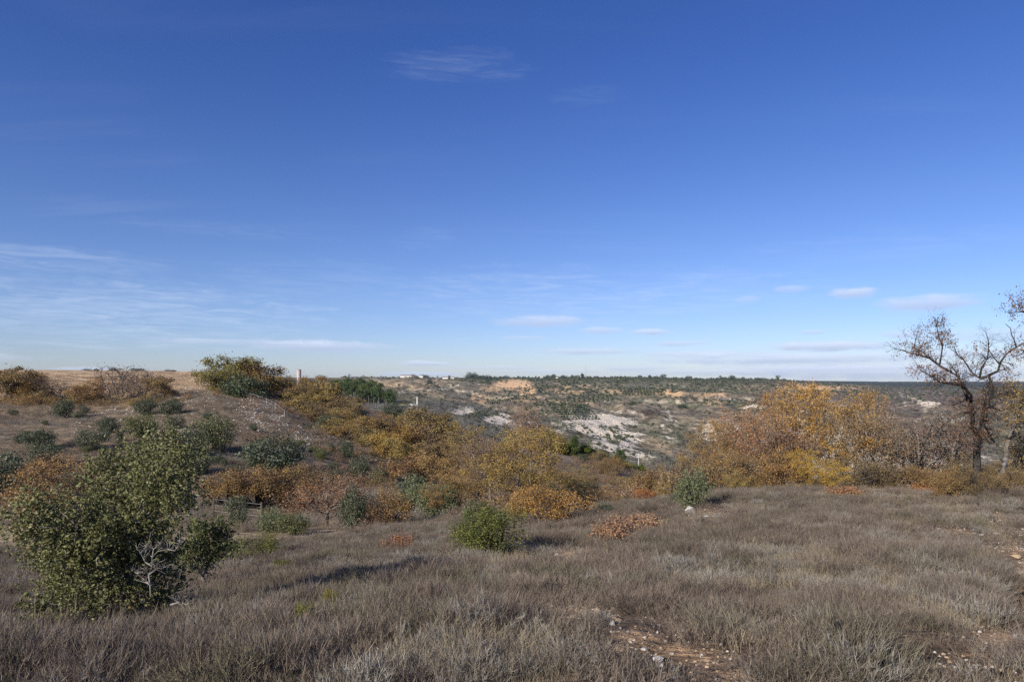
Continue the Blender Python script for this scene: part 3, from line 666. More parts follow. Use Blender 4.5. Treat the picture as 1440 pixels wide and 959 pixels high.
s = rng.uniform(.6, 1.5, len(x)) * np.clip(Yl / 700, .75, 2.4)
scatter('slope_scrub', 'dark evergreen scrub dotting the far valley slopes', 'scrub', FAR, np.stack([x, Yl, z - .1], 1), np.stack([0*x, 0*x, rng.uniform(0, 6.28, len(x))], 1), np.stack([s, s, s * rng.uniform(.7, 1.2, len(x))], 1))
# bare grey thickets in the valley
GREYB = []
for i in range(3):
    g = np.random.default_rng(300 + i); n = 160; P = dome(g, n, 2.6, 2.6, .0, .4)
    V_, Fc, tone = leaves(g, P, g.uniform(.35, .7, n), np.clip(.3 + g.normal(size=n) * .2, 0, 1), aspect=.25); GREYB.append(mesh('thicket', V_, Fc, MAT['grey'], tone))
def gd(px, py, x, Y):
    d = .05 * np.clip(.2 + 3 * fbm(x / 60, Y / 60, 3, 71), 0, 1)
    for (cx, cy, rx, ry, s) in [(530,582,36,10,.9),(620,575,40,10,.5),(640,600,30,8,.6),(700,575,50,7,.5),(760,600,36,14,.5),(930,660,60,14,.6),(960,640,30,20,.5),(690,605,40,8,.6),(900,545,22,5,.6),(655,560,30,8,.4),(590,590,30,8,.6)]:
        d = np.maximum(d, s * (((px - cx) / rx) ** 2 + ((py - cy) / ry) ** 2 < 1))
    return d
n = 40000; Yl = np.exp(rng.uniform(math.log(240), math.log(1800), n)); pxl = rng.uniform(480, 1540, n); x = (pxl - CX) / F * Yl; z = H(x, Yl); pyl = HY + F * (EYE - z) / Yl
k = rng.random(n) < gd(pxl, pyl, x, Yl) * .5; x, Yl, z = x[k], Yl[k], z[k]; s = rng.uniform(.8, 2.0, len(x)) * np.clip(Yl / 700, .8, 1.8)
scatter('bare_thicket', 'leafless grey thickets filling the valley floor and gullies', 'thicket', GREYB, np.stack([x, Yl, z - .2], 1), np.stack([0*x, 0*x, rng.uniform(0, 6.28, len(x))], 1), np.stack([s, s, s], 1))
# low brown undergrowth beneath the oak thicket and along the scrub edge
def ud(px, py, x, Y):
    return np.clip(.4 + 2 * fbm(x / 6, Y / 6, 3, 81), .05, 1) * np.where(px > 900, (Y > 27) & (Y < 60), (px > 360 + (60 - Y) * 1.2) & (Y > 32) & (Y < 185))
und = []
for i in range(3):
    g = np.random.default_rng(310 + i); n = 420; P = dome(g, n, 1.3, .8, .0, .5)
    V_, Fc, tone = leaves(g, P, g.uniform(.05, .12, n), np.clip(.45 + g.normal(size=n) * .25, 0, 1), aspect=.35); und.append(mesh('undergrowth', V_, Fc, MAT['bare'], tone))
A = area(5200, 27, 185, ud, 340, 1560); scatter('undergrowth', 'low brown undergrowth beneath the autumn oaks', 'undergrowth', und, *pose(A[0], A[1], A[2], .8, 1.8))

# ------------------------------------------------------------------ shrubs and trees one by one
def B(px, row, y0=2.0):
    """distance at which the ground meets picture row `row`"""
    return cast(px, row, y0) or 100.0
GR = (1, 1, 1); OLV = (1.25, 1.2, .75); BLU = (.95, 1.03, 1.05); PALE = (1.5, 1.5, 1.3)
HOLM = [  # px, base row, width, height, tint, label
 (88,587,30,26,GR,'round dark holm oak bush just below the hedge at the left'),
 (118,581,14,11,GR,'tiny holm oak bush beside the round one below the hedge'),
 (17,585,14,10,GR,'tiny dark bush on the hillside at the far left edge'),
 (206,584,30,25,GR,'round holm oak bush under the bare brown oaks of the hedge'),
 (240,583,25,22,GR,'holm oak bush beside another one near the stone heap'),
 (153,609,27,23,GR,'small holm oak bush alone in the middle of the left hillside'),
 (246,603,26,20,GR,'small holm oak bush right of the top of the big evergreen oak'),
 (130,632,44,29,GR,'broad low holm oak bush above the big evergreen oak'),
 (199,616,44,34,OLV,'holm oak bush directly behind the top of the big evergreen oak'),
 (56,632,36,28,GR,'upper holm oak bush of a stacked pair on the left hillside'),
 (64,656,40,32,GR,'lower holm oak bush of a stacked pair on the left hillside'),
 (12,710,84,66,GR,'large dark holm oak bush cut off by the left edge'),
 (302,632,48,46,OLV,'olive green leaning holm oak bush on the hillside right of the big evergreen oak'),
 (278,618,20,10,GR,'flat little bush above the olive green leaning bush'),
 (254,642,64,40,GR,'dark holm oak bush showing over the right shoulder of the big evergreen oak'),
 (274,668,44,42,GR,'shaded holm oak bush at the right side of the big evergreen oak'),
 (386,662,80,48,BLU,'largest blue green holm oak bush in the middle of the hillside'),
 (487,646,18,28,BLU,'narrow blue green bush under the yellow oaks'),
 (507,680,34,38,GR,'dark green bush at the foot of the thicket beside a path'),
 (468,682,34,22,GR,'small dark bush in the hollow below the hillside'),
 (534,684,22,26,GR,'little upright bush on the stony ground below the thicket'),
 (560,655,14,9,GR,'tiny bush on the stony ground beneath the ochre oaks'),
 (383,748,40,34,PALE,'olive grey bush in front of the orange oaks in the hollow'),
 (412,752,44,30,OLV,'low olive bush on the grassy floor of the hollow'),
 (334,742,30,44,GR,'dim bush beside the fence posts in the hollow'),
 (584,718,46,50,PALE,'pale grey green holm oak, left one of the pair in the hollow'),
 (615,730,54,46,PALE,'broad grey green holm oak, right one of the pair in the hollow'),
 (496,745,30,60,GR,'dark green bush tucked behind the sparse orange oak with the pale trunk'),
 (903,700,46,36,GR,'round dark holm oak bush beyond the scrub below the white slope'),
 (977,714,48,54,PALE,'grey green holm oak shrub at the left end of the right oak clump'),
 (848,728,22,22,BLU,'very small bush standing in the scrub left of the rust brown shrub'),
 (668,735,34,32,PALE,'small grey bush left of the bright green juniper'),
 (955,708,24,14,GR,'dark low bush beside the grey green shrub near the boulder'),
 (820,690,24,10,GR,'flat dark bush among orange undergrowth on the middle slope'),
 (860,655,18,14,GR,'small shrub on the bare grey slope below the pine row'),
 (818,650,16,12,GR,'tiny shrub on the bare grey slope under the pines'),
 (722,640,34,24,BLU,'dark bush on the open slope left of the tall ochre oak'),
 (672,640,30,18,BLU,'grey green bush on the grey clearing behind the thicket'),
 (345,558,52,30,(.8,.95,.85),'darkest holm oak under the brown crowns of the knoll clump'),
 (462,604,30,22,GR,'dark evergreen bush at the lower thicket edge above the stony patch'),
 (538,628,26,20,GR,'dark evergreen bush right below the bright yellow orange oak'),
 (604,656,40,26,GR,'dark evergreen bush among the russet oaks in the middle of the ravine'),
 (640,700,34,26,OLV,'olive bush under the orange oak left of the tallest ochre oak'),
 (445,690,34,22,GR,'dark bush right behind the sparse orange oak with the pale trunk'),
 (330,668,26,16,GR,'dark bush on the slope above the row of three orange oaks'),
 (520,566,40,22,GR,'dark evergreen clump right of the thicket crest'),
 (553,588,30,20,GR,'dark evergreen clump behind the ochre thicket'),
 (508,590,20,14,GR,'small evergreen bush at the right flank of the thicket'),
]
for (px, b_, w_, h_, t, lab) in HOLM:
    Y = B(px, b_, 20 if b_ > 690 else 40); plant('holm', px, Y, b_ - h_, w_, lab, 'bush', name='holm_oak_bush', tint=t, sink=.05)
plant('juniper', 692, B(692, 782), 710, 90, 'bright green juniper bush in the dry scrub in front of the oaks', 'bush', name='juniper_bush', v=0, tint=(1.3, 1.12, .95), sink=.1)
g0 = random.Random(21)
for i in range(64):
    px = g0.uniform(0, 470); row = g0.uniform(588, 690)
    if px > 330 and row < 600: continue
    Y = B(px, row, 40)
    if Y < 115: plant('holm', px, Y, row - g0.uniform(6, 15), g0.uniform(8, 20), 'knee high evergreen seedling bush scattered over the left hillside', 'bush', 'seedling bushes on the left hillside', 'holm_oak_bush', tint=g0.choice([GR, OLV, BLU]))
plant('juniper', 668, B(668, 776), 722, 50, 'smaller green juniper bush leaning on the left of the bright green one', 'bush', name='juniper_bush', v=1, tint=(.9, .92, .9), sink=.1)
plant('juniper', 363, B(363, 789), 751, 62, 'low yellowish green bush in the grass of the hollow right of the big evergreen oak', 'bush', name='juniper_bush', v=1, tint=(1.35, 1.1, 1.0), sink=.1)
plant('juniper', 396, B(396, 802), 790, 26, 'tiny yellowish green bush in front of the low yellowish bush', 'bush', name='juniper_bush', v=0, tint=(1.5, 1.2, 1.0))
plant('juniper', 426, B(426, 890), 866, 32, 'small yellow green sprig bush in the foreground scrub', 'bush', name='juniper_bush', v=0, tint=(2.3, 1.9, .8))
plant('juniper', 466, B(466, 866), 848, 28, 'small yellow sprig bush beyond the yellow green one in the foreground', 'bush', name='juniper_bush', v=1, tint=(2.6, 1.8, .7))
plant('russet', 868, B(868, 764), 728, 66, 'rust brown leafy low shrub in the scrub, nearer of the two', 'bush', name='russet_shrub', v=0, tint=(1.15, 1.0, .98))
plant('russet', 900, B(900, 752), 722, 62, 'rust brown leafy low shrub just behind the nearer rust brown one', 'bush', name='russet_shrub', v=1, tint=(1.1, .98, .95))
plant('russet', 561, B(561, 776), 752, 44, 'small orange brown shrub alone in the dry grass of the near slope', 'bush', name='russet_shrub', v=0, tint=(1.2, .85, .7))
plant('russet', 1186, B(1186, 700), 684, 44, 'low orange shrub in front of the dark foot of the right oak clump', 'bush', name='russet_shrub', v=1, tint=(1.2, .9, .7))
plant('russet', 1300, B(1300, 697), 680, 40, 'low ochre shrub before the limestone glimpse at the right', 'bush', name='russet_shrub', v=0, tint=(1.5, 1.05, .6))

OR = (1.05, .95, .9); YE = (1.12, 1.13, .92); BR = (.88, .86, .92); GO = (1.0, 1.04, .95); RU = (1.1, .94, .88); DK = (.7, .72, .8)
OAKS = [ # kind, px, distance, top row, width, tint, label
 ('thicket',75,38,642,100,RU,'orange oak showing left of and behind the big evergreen oak'),
 ('thicket',60,36,690,60,OR,'lower orange oak behind the left side of the big evergreen oak'),
 ('thicket',322,44,660,70,OR,'orange oak at the left end of the row of three in the hollow'),
 ('thicket',362,45,657,76,OR,'orange oak in the middle of the row of three in the hollow'),
 ('thicket',402,46,662,70,OR,'orange oak at the right end of the row of three in the hollow'),
 ('halfbare',456,37,664,100,(1.25,1.0,.8),'sparse orange oak with a pale trunk standing in the hollow'),
 ('thicket',428,48,652,50,BR,'brown oak shrub behind the sparse orange oak in the hollow'),
 ('thicket',545,34,690,66,OR,'orange oak shrub left of the grey green pair in the hollow'),
 ('thicket',520,40,702,50,BR,'brown undergrowth oak between the pale trunk and the grey green pair'),
 ('oak',728,37,603,128,(1.3,1.25,.88),'tallest ochre oak in the centre with bare twigs poking out'),
 ('halfbare',692,38,614,80,BR,'brown half bare oak tucked against the left of the tallest ochre oak'),
 ('halfbare',748,58,572,64,RU,'reddish half bare oak rising behind the tallest ochre oak'),
 ('oak',672,43,624,90,OR,'orange oak leaning at the left of the tallest ochre oak'),
 ('oak',640,41,672,84,OR,'orange oak behind the grey green pair in the hollow'),
 ('bigoak',786,44,656,76,GO,'ochre oak on the right of the tallest ochre oak'),
 ('halfbare',818,46,682,60,BR,'brown half bare oak right of the ochre centre oaks'),
 ('thicket',771,24,682,106,(1.3,1.05,.75),'low yellow and orange oak shrub near the green juniper'),
 ('thicket',730,28,700,60,YE,'yellowish oak shrub directly behind the green juniper'),
 ('thicket',857,58,684,60,OR,'orange oak scrub on the slope left of the dark round bush'),
 ('thicket',815,56,694,50,BR,'brown oak scrub on the slope beside the ochre oaks'),
 ('thicket',920,66,658,60,OR,'orange oak scrub below the white concrete pole'),
 ('thicket',890,70,672,40,YE,'yellow oak scrub behind the round dark bush'),
 ('thicket',905,29,686,26,(1.5,.9,.6),'small bright orange oak shrub in front of the dark round bush'),
 ('thicket',940,60,676,40,YE,'yellow green oak scrub left of the right oak clump'),
 ('thicket',880,32,695,40,BR,'brown twiggy oak shrub at the rim of the near scrub'),
 # right clump
 ('oak',1008,36,592,66,(1.1,1,.9),'brown oak at the left end of the right clump'),
 ('halfbare',1040,40,578,84,(1.5,1.1,.8),'orange oak second from the left end of the right clump'),
 ('halfbare',1072,33,562,96,(1.25,1.05,.85),'half bare oak with a forked pale trunk in the right clump'),
 ('halfbare',1100,40,562,92,(1.5,1.25,.8),'ochre oak behind the forked pale trunk in the right clump'),
 ('oak',1140,36,541,130,(1.55,1.28,.85),'tallest bright orange oak of the right clump'),
 ('oak',1190,40,551,96,(1.45,1.2,.85),'tall orange oak right of the tallest bright one in the right clump'),
 ('halfbare',1222,33,556,96,YE,'yellow half bare oak with dark limbs in the right clump'),
 ('halfbare',1248,36,574,90,BR,'brown half bare oak towards the right of the clump'),
 ('bare',1292,33,585,90,BR,'bare brown oak in front of the white limestone glimpse'),
 ('bare',1338,32,570,80,BR,'leafless grey oak left of the big dark tree'),
 ('thicket',985,30,650,60,BR,'brown low oak shrub at the left foot of the right clump'),
 ('thicket',1022,29,634,70,OR,'orange low oak shrub at the foot of the right clump'),
 ('thicket',1062,30,640,64,BR,'reddish low oak shrub under the forked pale trunk'),
 ('thicket',1042,27,664,44,YE,'yellow low oak shrub at the scrub edge under the right clump'),
 ('thicket',1095,28,632,66,RU,'pinkish orange low oak shrub beside the yellow one in the right clump'),
 ('oak',1147,27.5,636,92,(1.7,1.5,.6),'brightest yellow small oak with a short dark trunk in the right clump'),
 ('thicket',1196,30,644,70,DK,'dark oak shrub right of the brightest yellow oak'),
 ('thicket',1236,30,652,64,DK,'dark oak shrub before the white limestone'),
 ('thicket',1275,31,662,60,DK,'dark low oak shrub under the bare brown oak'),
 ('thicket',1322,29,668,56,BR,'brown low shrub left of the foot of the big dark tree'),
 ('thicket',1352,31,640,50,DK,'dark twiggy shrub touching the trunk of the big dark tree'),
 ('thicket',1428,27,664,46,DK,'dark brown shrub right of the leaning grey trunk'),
 ('thicket',1462,24,600,70,OR,'orange oak shrub cut off by the right edge'),
 # hedge at the top of the left hillside
 ('halfbare',1120,34,604,80,OR,'orange brown half bare oak in front of the tallest bright orange oak'),
 ('halfbare',1270,38,582,80,BR,'half bare brown oak behind the bare brown oak at the right of the clump'),
 ('halfbare',1310,36,600,80,OR,'orange brown half bare oak just right of the bare brown oak'),
 ('halfbare',1345,35,590,60,BR,'greyish half bare oak just left of the trunk of the big dark tree'),
 ('thicket',1300,30,655,60,OR,'ochre oak shrub below the half bare oaks near the big dark tree'),
 ('thicket',1400,30,652,60,BR,'brown oak shrub between the big dark trunk and the leaning grey trunk'),
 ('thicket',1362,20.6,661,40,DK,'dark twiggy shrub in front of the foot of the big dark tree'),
 ('thicket',1396,20.8,664,36,BR,'brown shrub at the right foot of the big dark tree'),
 ('thicket',1335,21,660,50,OR,'ochre brown shrub at the left foot of the big dark tree'),
 ('thicket',1424,21.5,660,40,BR,'brown shrub at the right foot of the leaning grey trunk'),
 ('bare',982,37,600,50,BR,'bare grey oak at the far left end of the right clump'),
 ('thicket',972,38,646,44,YE,'yellowish oak shrub at the far left end of the right clump'),
 ('oak',62,113,538,46,GO,'low ochre oak in the hedge right of the orange brown one'),
 ('thicket',22,110,556,70,OR,'ochre brown shrub mass at the left foot of the hedge'),
 ('thicket',78,110,558,60,BR,'brown shrub mass under the half bare oak of the hedge'),
 ('thicket',125,110,558,56,OR,'orange brown shrub under the rusty orange oak of the hedge'),
 ('thicket',178,109,557,60,BR,'greyish brown shrub mass under the tall bare oak'),
 ('thicket',232,109,557,40,BR,'brown shrub at the right foot of the hedge'),
 ('oak',8,112,518,66,BR,'ochre oak of the hedge cut off by the left edge'),
 ('oak',38,114,523,50,OR,'orange brown oak in the hedge near the left edge'),
 ('halfbare',84,113,527,52,BR,'half bare brown oak second in the hedge from the left edge'),
 ('oak',124,112,532,50,RU,'rusty orange oak in the hedge between two bare ones'),
 ('halfbare',152,113,540,40,BR,'brown oak in the hedge left of the tall bare one'),
 ('bare',175,112,512,62,BR,'tall bare oak sticking out above the hedge'),
 ('halfbare',192,110,522,60,BR,'pinkish brown half bare oak in front of the tall bare one'),
 ('oak',226,110,530,44,BR,'brown oak at the right end of the hedge'),
 ('thicket',100,108,558,54,YE,'olive yellow shrub at the foot of the hedge left of the round bush'),
 ('thicket',48,108,556,50,OR,'ochre shrub at the foot of the hedge near the left edge'),
 ('thicket',150,108,560,50,DK,'dark shrub at the foot of the hedge'),
 ('thicket',205,107,556,40,YE,'yellowish shrub at the foot of the hedge above a round bush'),
 ('thicket',262,106,556,36,OR,'orange brown shrub beside the white stone heap'),
 # clump on the knoll
 ('oak',305,122,518,60,(.8,.95,.75),'olive oak at the left of the tall clump on the knoll'),
 ('oak',330,126,501,74,(.75,.95,.75),'tallest olive brown oak on top of the knoll clump'),
 ('oak',364,124,508,56,(.9,.85,.7),'brown oak at the right of the tall clump on the knoll'),
 ('oak',320,116,536,54,(1.1,.95,.7),'round orange oak in front of the knoll clump'),
 ('thicket',300,112,562,46,OR,'orange shrub at the foot of the round orange oak'),
 # ravine thicket, front of the mass
 ('oak',393,106,578,40,YE,'small yellow oak at the lower left tip of the ravine thicket'),
 ('oak',424,107,577,44,YE,'yellow oak beside the lower left tip of the ravine thicket'),
 ('oak',455,100,588,56,GO,'ochre oak on the lower edge of the ravine thicket above a stony patch'),
 ('oak',485,98,590,50,OR,'orange oak on the lower edge of the ravine thicket'),
 ('oak',548,88,600,60,(1.3,1.15,.7),'bright yellow orange oak with thin trunks on the stony patch'),
 ('oak',585,90,598,66,OR,'orange oak right of the bright yellow orange one in the ravine'),
 ('oak',615,86,612,60,BR,'russet oak lower down in the ravine thicket'),
 ('oak',600,100,574,60,GO,'ochre oak with a dark base at the right end of the ravine thicket'),
 ('oak',632,98,584,50,YE,'yellow brown oak at the very right end of the ravine thicket'),
 ('oak',575,74,638,56,RU,'rust coloured oak at the bottom of the ravine'),
 ('oak',625,66,640,66,OR,'orange oak low in the ravine left of the tallest ochre oak'),
 ('oak',655,62,655,50,BR,'brown oak low in the ravine beside the tallest ochre oak'),
 ('thicket',470,84,628,52,BR,'brown oak shrub on the hillside right of the largest blue green bush'),
 ('thicket',440,88,622,40,BR,'brown oak shrub just above the right of the largest blue green bush'),
 ('thicket',410,80,640,40,BR,'brown shrub tight against the largest blue green bush'),
 ('thicket',525,64,668,60,BR,'reddish brown oak shrub in the bottom of the ravine'),
 ('thicket',560,58,685,50,BR,'brown oak shrub behind the grey green pair'),
]
WIDE = {1000:1.0, 1040:1.05, 1072:1.0, 1100:1.05}
for (k_, px, Y, top, w_, t, lab) in OAKS:
    if k_ == 'oak' and Y < 62: k_ = 'bigoak'
    w_ *= WIDE.get(px, 1.0)
    plant(k_, px, Y, top, w_, lab, 'shrub' if k_ == 'thicket' else 'tree', name='oak_shrub' if k_ == 'thicket' else 'oak_tree', tint=t, sink=.1)
# the closed mass of autumn oaks climbing the ravine: alike crowns grown into each other
g = random.Random(9)
ORD = ['first', 'second', 'third', 'fourth', 'fifth', 'sixth', 'seventh', 'eighth', 'ninth', 'tenth', 'eleventh', 'twelfth', 'thirteenth']
ORD += ['fourteenth', 'fifteenth', 'sixteenth', 'seventeenth', 'eighteenth', 'nineteenth', 'twentieth', 'twenty-first', 'twenty-second', 'twenty-third', 'twenty-fourth', 'twenty-fifth', 'twenty-sixth', 'twenty-seventh', 'twenty-eighth', 'twenty-ninth', 'thirtieth']
MASS = []
for (px, Y, top) in [(388,128,532),(410,128,531),(416,125,530),(432,125,531),(454,124,538),(474,122,547),(492,118,560),(398,120,545),(420,119,546),(442,117,550),(464,115,556),(484,112,566),(504,110,577),
                     (412,113,560),(434,112,562),(456,108,570),(478,106,574),(500,105,584),(522,104,588),(540,106,590),(560,108,588),(580,112,580),(376,124,540),(512,118,582),(530,114,587),(550,114,590),(570,118,584),
                     (520,96,594),(535,92,606),(566,84,618),(600,80,624),(640,84,606),(655,90,600)]:
    MASS.append((px + g.uniform(-5, 5), Y, top + g.uniform(-3, 3)))
for (px, Y, top) in MASS:
    q_ = len([1 for _ in MASS[:MASS.index((px, Y, top))]]); t_, tn_ = g.choice([(OR, 'orange'), (GO, 'ochre'), (BR, 'brown'), (YE, 'yellowish'), (GO, 'ochre'), (YE, 'yellowish')])
    rowname, first = [(a_, b_) for a_, b_ in (('skyline row', 0), ('second row', 7), ('third row', 13), ('fourth row', 23), ('lower fringe', 27)) if b_ <= q_][-1]
    plant('oak', px, Y, top, g.uniform(38, 54), ORD[q_ - first] + ' oak from the left in the ' + rowname + ' of the ravine thicket, ' + tn_, 'tree', 'autumn oaks of the ravine thicket', tint=t_, sink=.1)
for i in range(26):
    px = g.uniform(840, 1010); Y = g.uniform(85, 160)
    plant('thicket', px, Y, HY + (EYE - float(H((px - CX) / F * Y, Y))) / Y * F - g.uniform(12, 22), g.uniform(26, 44), 'low orange brown oak scrub on the slope around the concrete pole', 'shrub', 'oak scrub round the concrete pole', 'oak_shrub', tint=g.choice([OR, BR, YE]))
for i in range(22):
    px = g.uniform(660, 800); Y = g.uniform(56, 88)
    plant('thicket', px, Y, HY + (EYE - float(H((px - CX) / F * Y, Y))) / Y * F - g.uniform(16, 30), g.uniform(34, 56), 'low russet oak scrub on the slope behind the tallest ochre oak', 'shrub', 'oak scrub behind the centre oaks', 'oak_shrub', tint=g.choice([OR, BR, BR]))
# pines along the crest of the middle slope
for i in range(26):
    t = i / 25; px = 752 + t * 150 + g.uniform(-3, 3); Y = 172 + t * 20 + g.uniform(-4, 8); row = 612 + t * 52
    plant('pinecone', px, Y, row - g.uniform(4, 12), g.uniform(14, 24), ORD[i] + ' young pine from the left in the row along the crest below the white slope', 'tree', 'young pines in the crest row', 'pine_tree', tint=g.choice([(1.5,1.35,.95),(1.3,1.2,.9),(1.8,1.5,.85)]))
plant('pinecone', 872, 176, 629, 13, 'darkest pointed pine at the right end of the pine row', 'tree', name='pine_tree', tint=(.75, .9, .7))
plant('pinecone', 808, 182, 613, 12, 'pointed young pine sticking out of the middle of the pine row', 'tree', name='pine_tree', tint=(.8, .85, .7))
plant('thicket', 935, 120, 668, 18, 'bright yellow green shrub right of the concrete pole', 'shrub', name='oak_shrub', tint=(.8, 1.3, .5))
# pine wood left of the centre
for i in range(100):
    px = g.uniform(436, 554); f = (px - 436) / 124
    Y = g.uniform(400, 560) - 20 * f; 
    top = 524 + 7 * g.random() + max(0, (px - 520)) * .42 + (560 - Y) * .035 + (4 if px < 470 else 0) + max(0, px - 540) * .5
    z0 = float(H((px - CX) / F * Y, Y)); 
    p = plant('pine', px, Y, top + g.uniform(0, 12), g.uniform(9, 15), 'dark green pine in the wood right of the brick tower', 'tree', 'pines of the wood by the brick tower', 'pine_tree', tint=g.choice([(1,1,1),(.85,.95,.9),(1.15,1.1,1)]))
# tree line of the plateau
for i in range(120):
    px = 560 + 620 * g.random(); Y = g.uniform(2000, 2400) if px > 640 else g.uniform(1700, 2300)
    z0 = float(H((px - CX) / F * Y, Y)); hgt = g.uniform(5, 12) if px < 1080 else g.uniform(4, 8)
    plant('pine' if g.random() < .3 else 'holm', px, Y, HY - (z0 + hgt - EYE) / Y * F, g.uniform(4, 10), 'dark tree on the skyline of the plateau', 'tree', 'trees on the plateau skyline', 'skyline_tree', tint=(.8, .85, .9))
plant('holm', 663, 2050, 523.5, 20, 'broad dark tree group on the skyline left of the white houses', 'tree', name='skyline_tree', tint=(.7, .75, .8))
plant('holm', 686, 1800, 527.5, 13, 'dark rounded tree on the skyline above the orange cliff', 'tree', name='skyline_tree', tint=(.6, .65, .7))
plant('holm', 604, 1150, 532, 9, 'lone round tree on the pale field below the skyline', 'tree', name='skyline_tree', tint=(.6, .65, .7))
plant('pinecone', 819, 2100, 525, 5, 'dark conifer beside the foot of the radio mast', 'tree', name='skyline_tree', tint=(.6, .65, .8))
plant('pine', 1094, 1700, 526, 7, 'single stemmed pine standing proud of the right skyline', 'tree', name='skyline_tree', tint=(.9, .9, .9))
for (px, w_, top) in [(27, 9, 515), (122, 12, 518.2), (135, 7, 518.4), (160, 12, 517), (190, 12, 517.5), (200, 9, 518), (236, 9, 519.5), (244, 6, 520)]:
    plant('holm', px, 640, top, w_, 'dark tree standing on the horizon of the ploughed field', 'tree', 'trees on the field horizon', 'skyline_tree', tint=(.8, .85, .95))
# orchards on the far slope
def orchard(rows, cols_, p00, p10, p01, label, group, sz, tint):
    for i in range(rows):
        for j in range(cols_):
            u = i / max(rows - 1, 1); v = j / max(cols_ - 1, 1)
            px = p00[0] + (p10[0] - p00[0]) * u + (p01[0] - p00[0]) * v + g.uniform(-.8, .8); py = p00[1] + (p10[1] - p00[1]) * u + (p01[1] - p00[1]) * v + g.uniform(-.25, .25)
            Y = cast(px, py, 300)
            if Y is None: continue
            o = obj('olive_tree', FAR[g.randrange(4)]); o.location = world(px, Y); s = sz * Y / F * g.uniform(.8, 1.2); o.scale = (s, s, s * 1.2); o.rotation_euler.z = g.uniform(0, 6)
            o.color = (*tint, 1); tag(o, label, 'tree', group)
orchard(5, 10, (800, 558), (801, 566), (860, 557), 'small dark olive tree in the upright rows above the grey slope', 'olive trees in the upright rows', 1.45, (.9, 1, .9))
orchard(7, 12, (772, 570), (792, 590), (822, 570), 'round olive tree in the slanting orchard left of the white slope', 'olive trees in the slanting orchard', 1.7, (.9, 1, .9))
orchard(4, 12, (868, 548), (884, 556), (918, 547), 'tiny dark olive tree in the slanting rows below the plateau', 'olive trees below the plateau', 1.5, (.9, .95, .8))
for i in range(46):
    px = g.uniform(800, 905); py = g.uniform(598, 650)
    if ((px - 856) / 52) ** 2 + ((py - 620) / 30) ** 2 > 1: continue
    Y = cast(px, py, 300)
    if Y is None: continue
    o = obj('slope_shrub', FAR[g.randrange(4)]); o.location = world(px, Y); s = g.uniform(1.4, 3.2) * Y / F; o.scale = (s, s, s * .8); o.color = (.9, .9, .75, 1)
    tag(o, 'dark round shrub dotted on the white limestone slope', 'shrub', 'shrubs on the white slope')
for (px, py, s0, lab) in [(860,622,10,'large dark green shrub patch on the white slope'), (872,617,9,'dark green shrub patch right of the largest one on the white slope'), (864,602,6,'dark shrub patch near the top of the white slope'),
                          (948,552,6,'dark grey rock shaded bush block by the ochre cut'), (958,572,8,'dark brown thicket right of the ochre cut'), (890,568,7,'dark purple bush on the grey slope'),(965,690,10,'blackish bush behind the grey green shrub')]:
    Y = cast(px, py, 170)
    if Y:
        p = plant('holm', px, Y, py - s0 * .55, s0 * 2, lab, 'shrub', name='slope_shrub', tint=(.7, .75, .7))

# ------------------------------------------------------------------ big evergreen oak on the left
def near_tree(name, px, Y, lobes, label, leafn, leaf, mat, tint, seed, step=.09, rt=.004, tr=.075, spread=.085, natt=900, mean=.5, depth=.55, start=None, bark='bark'):
    rng = np.random.default_rng(seed); o = world(px, Y); k = Y / F
    base_row = HY + (EYE - o.z) / k
    Lc = np.array([[(a - px) * k, rng.uniform(-1, 1) * depth, (base_row - b_) * k] for a, b_, r in lobes]); Lr = np.array([r * k for a, b_, r in lobes])
    A = []; wts = Lr ** 2 / (Lr ** 2).sum()
    for i in rng.choice(len(lobes), natt, p=wts):
        d = rng.normal(size=3); d /= np.linalg.norm(d); A.append(Lc[i] + d * Lr[i] * rng.random() ** .4)
    A = np.array(A); A = A[A[:, 2] > .03]
    s0 = start or [(0, 0, -.2), (.03, .02, .12), (-.03, .03, .3)]
    Np, par = colonize(rng, A, s0, step, 3.0, step * 1.5, 70, jit=.45)
    mb, tips, R = limbs(Np, par, rt, tr, k=6)
    root = bpy.data.objects.new(name, None); col.objects.link(root); root.location = o
    obj('trunk', mesh('trunk', mb.V, mb.F, MAT[bark], smooth=True), root)
    tp = Np[np.array(tips)]; inner = Np[R < rt * 2.4]; src = np.concatenate([tp, tp, inner])
    # leaves sit in small rosettes along the twigs
    nr = leafn // 7; j = rng.integers(len(src), size=nr); Rz = src[j] + rng.normal(size=(nr, 3)) * spread
    q = np.repeat(np.arange(nr), 7); d = rng.normal(size=(len(q), 3)); d /= np.linalg.norm(d, axis=1)[:, None]
    P = Rz[q] + d * leaf * .55; P[:, 2] = np.maximum(P[:, 2], .03)
    lump = .16 * np.sin(Rz[:, 0] * 3.1 + 1) * np.cos(Rz[:, 2] * 2.7)
    tone = np.clip(mean + lump[q] + rng.normal(size=nr)[q] * .12 + rng.normal(size=len(q)) * .14, 0, 1)
    V, Fc, tn = leaves(rng, P, rng.uniform(.65, 1.2, len(q)) * leaf, tone, up=.25, aspect=.58, N3=d * .6)
    cr = obj('crown', mesh('crown', V, Fc, MAT[mat], tn), root); cr.color = (*tint, 1)
    tag(root, label, 'tree'); return root, k, base_row, o
YO = B(178, 888)
lob = [(205,628,22),(170,648,36),(225,646,40),(264,652,34),(280,690,22),(120,672,34),(92,708,32),(140,700,44),(190,690,44),(240,680,36),(72,745,32),(110,750,50),(165,745,52),(215,735,40),
       (56,784,22),(94,800,42),(140,800,50),(190,800,44),(225,775,28),(58,842,24),(90,842,28),(140,842,28),(185,845,26),(278,668,14),(68,868,12),(110,862,16),(160,864,16),(205,860,20),(225,840,22),(175,820,50)]
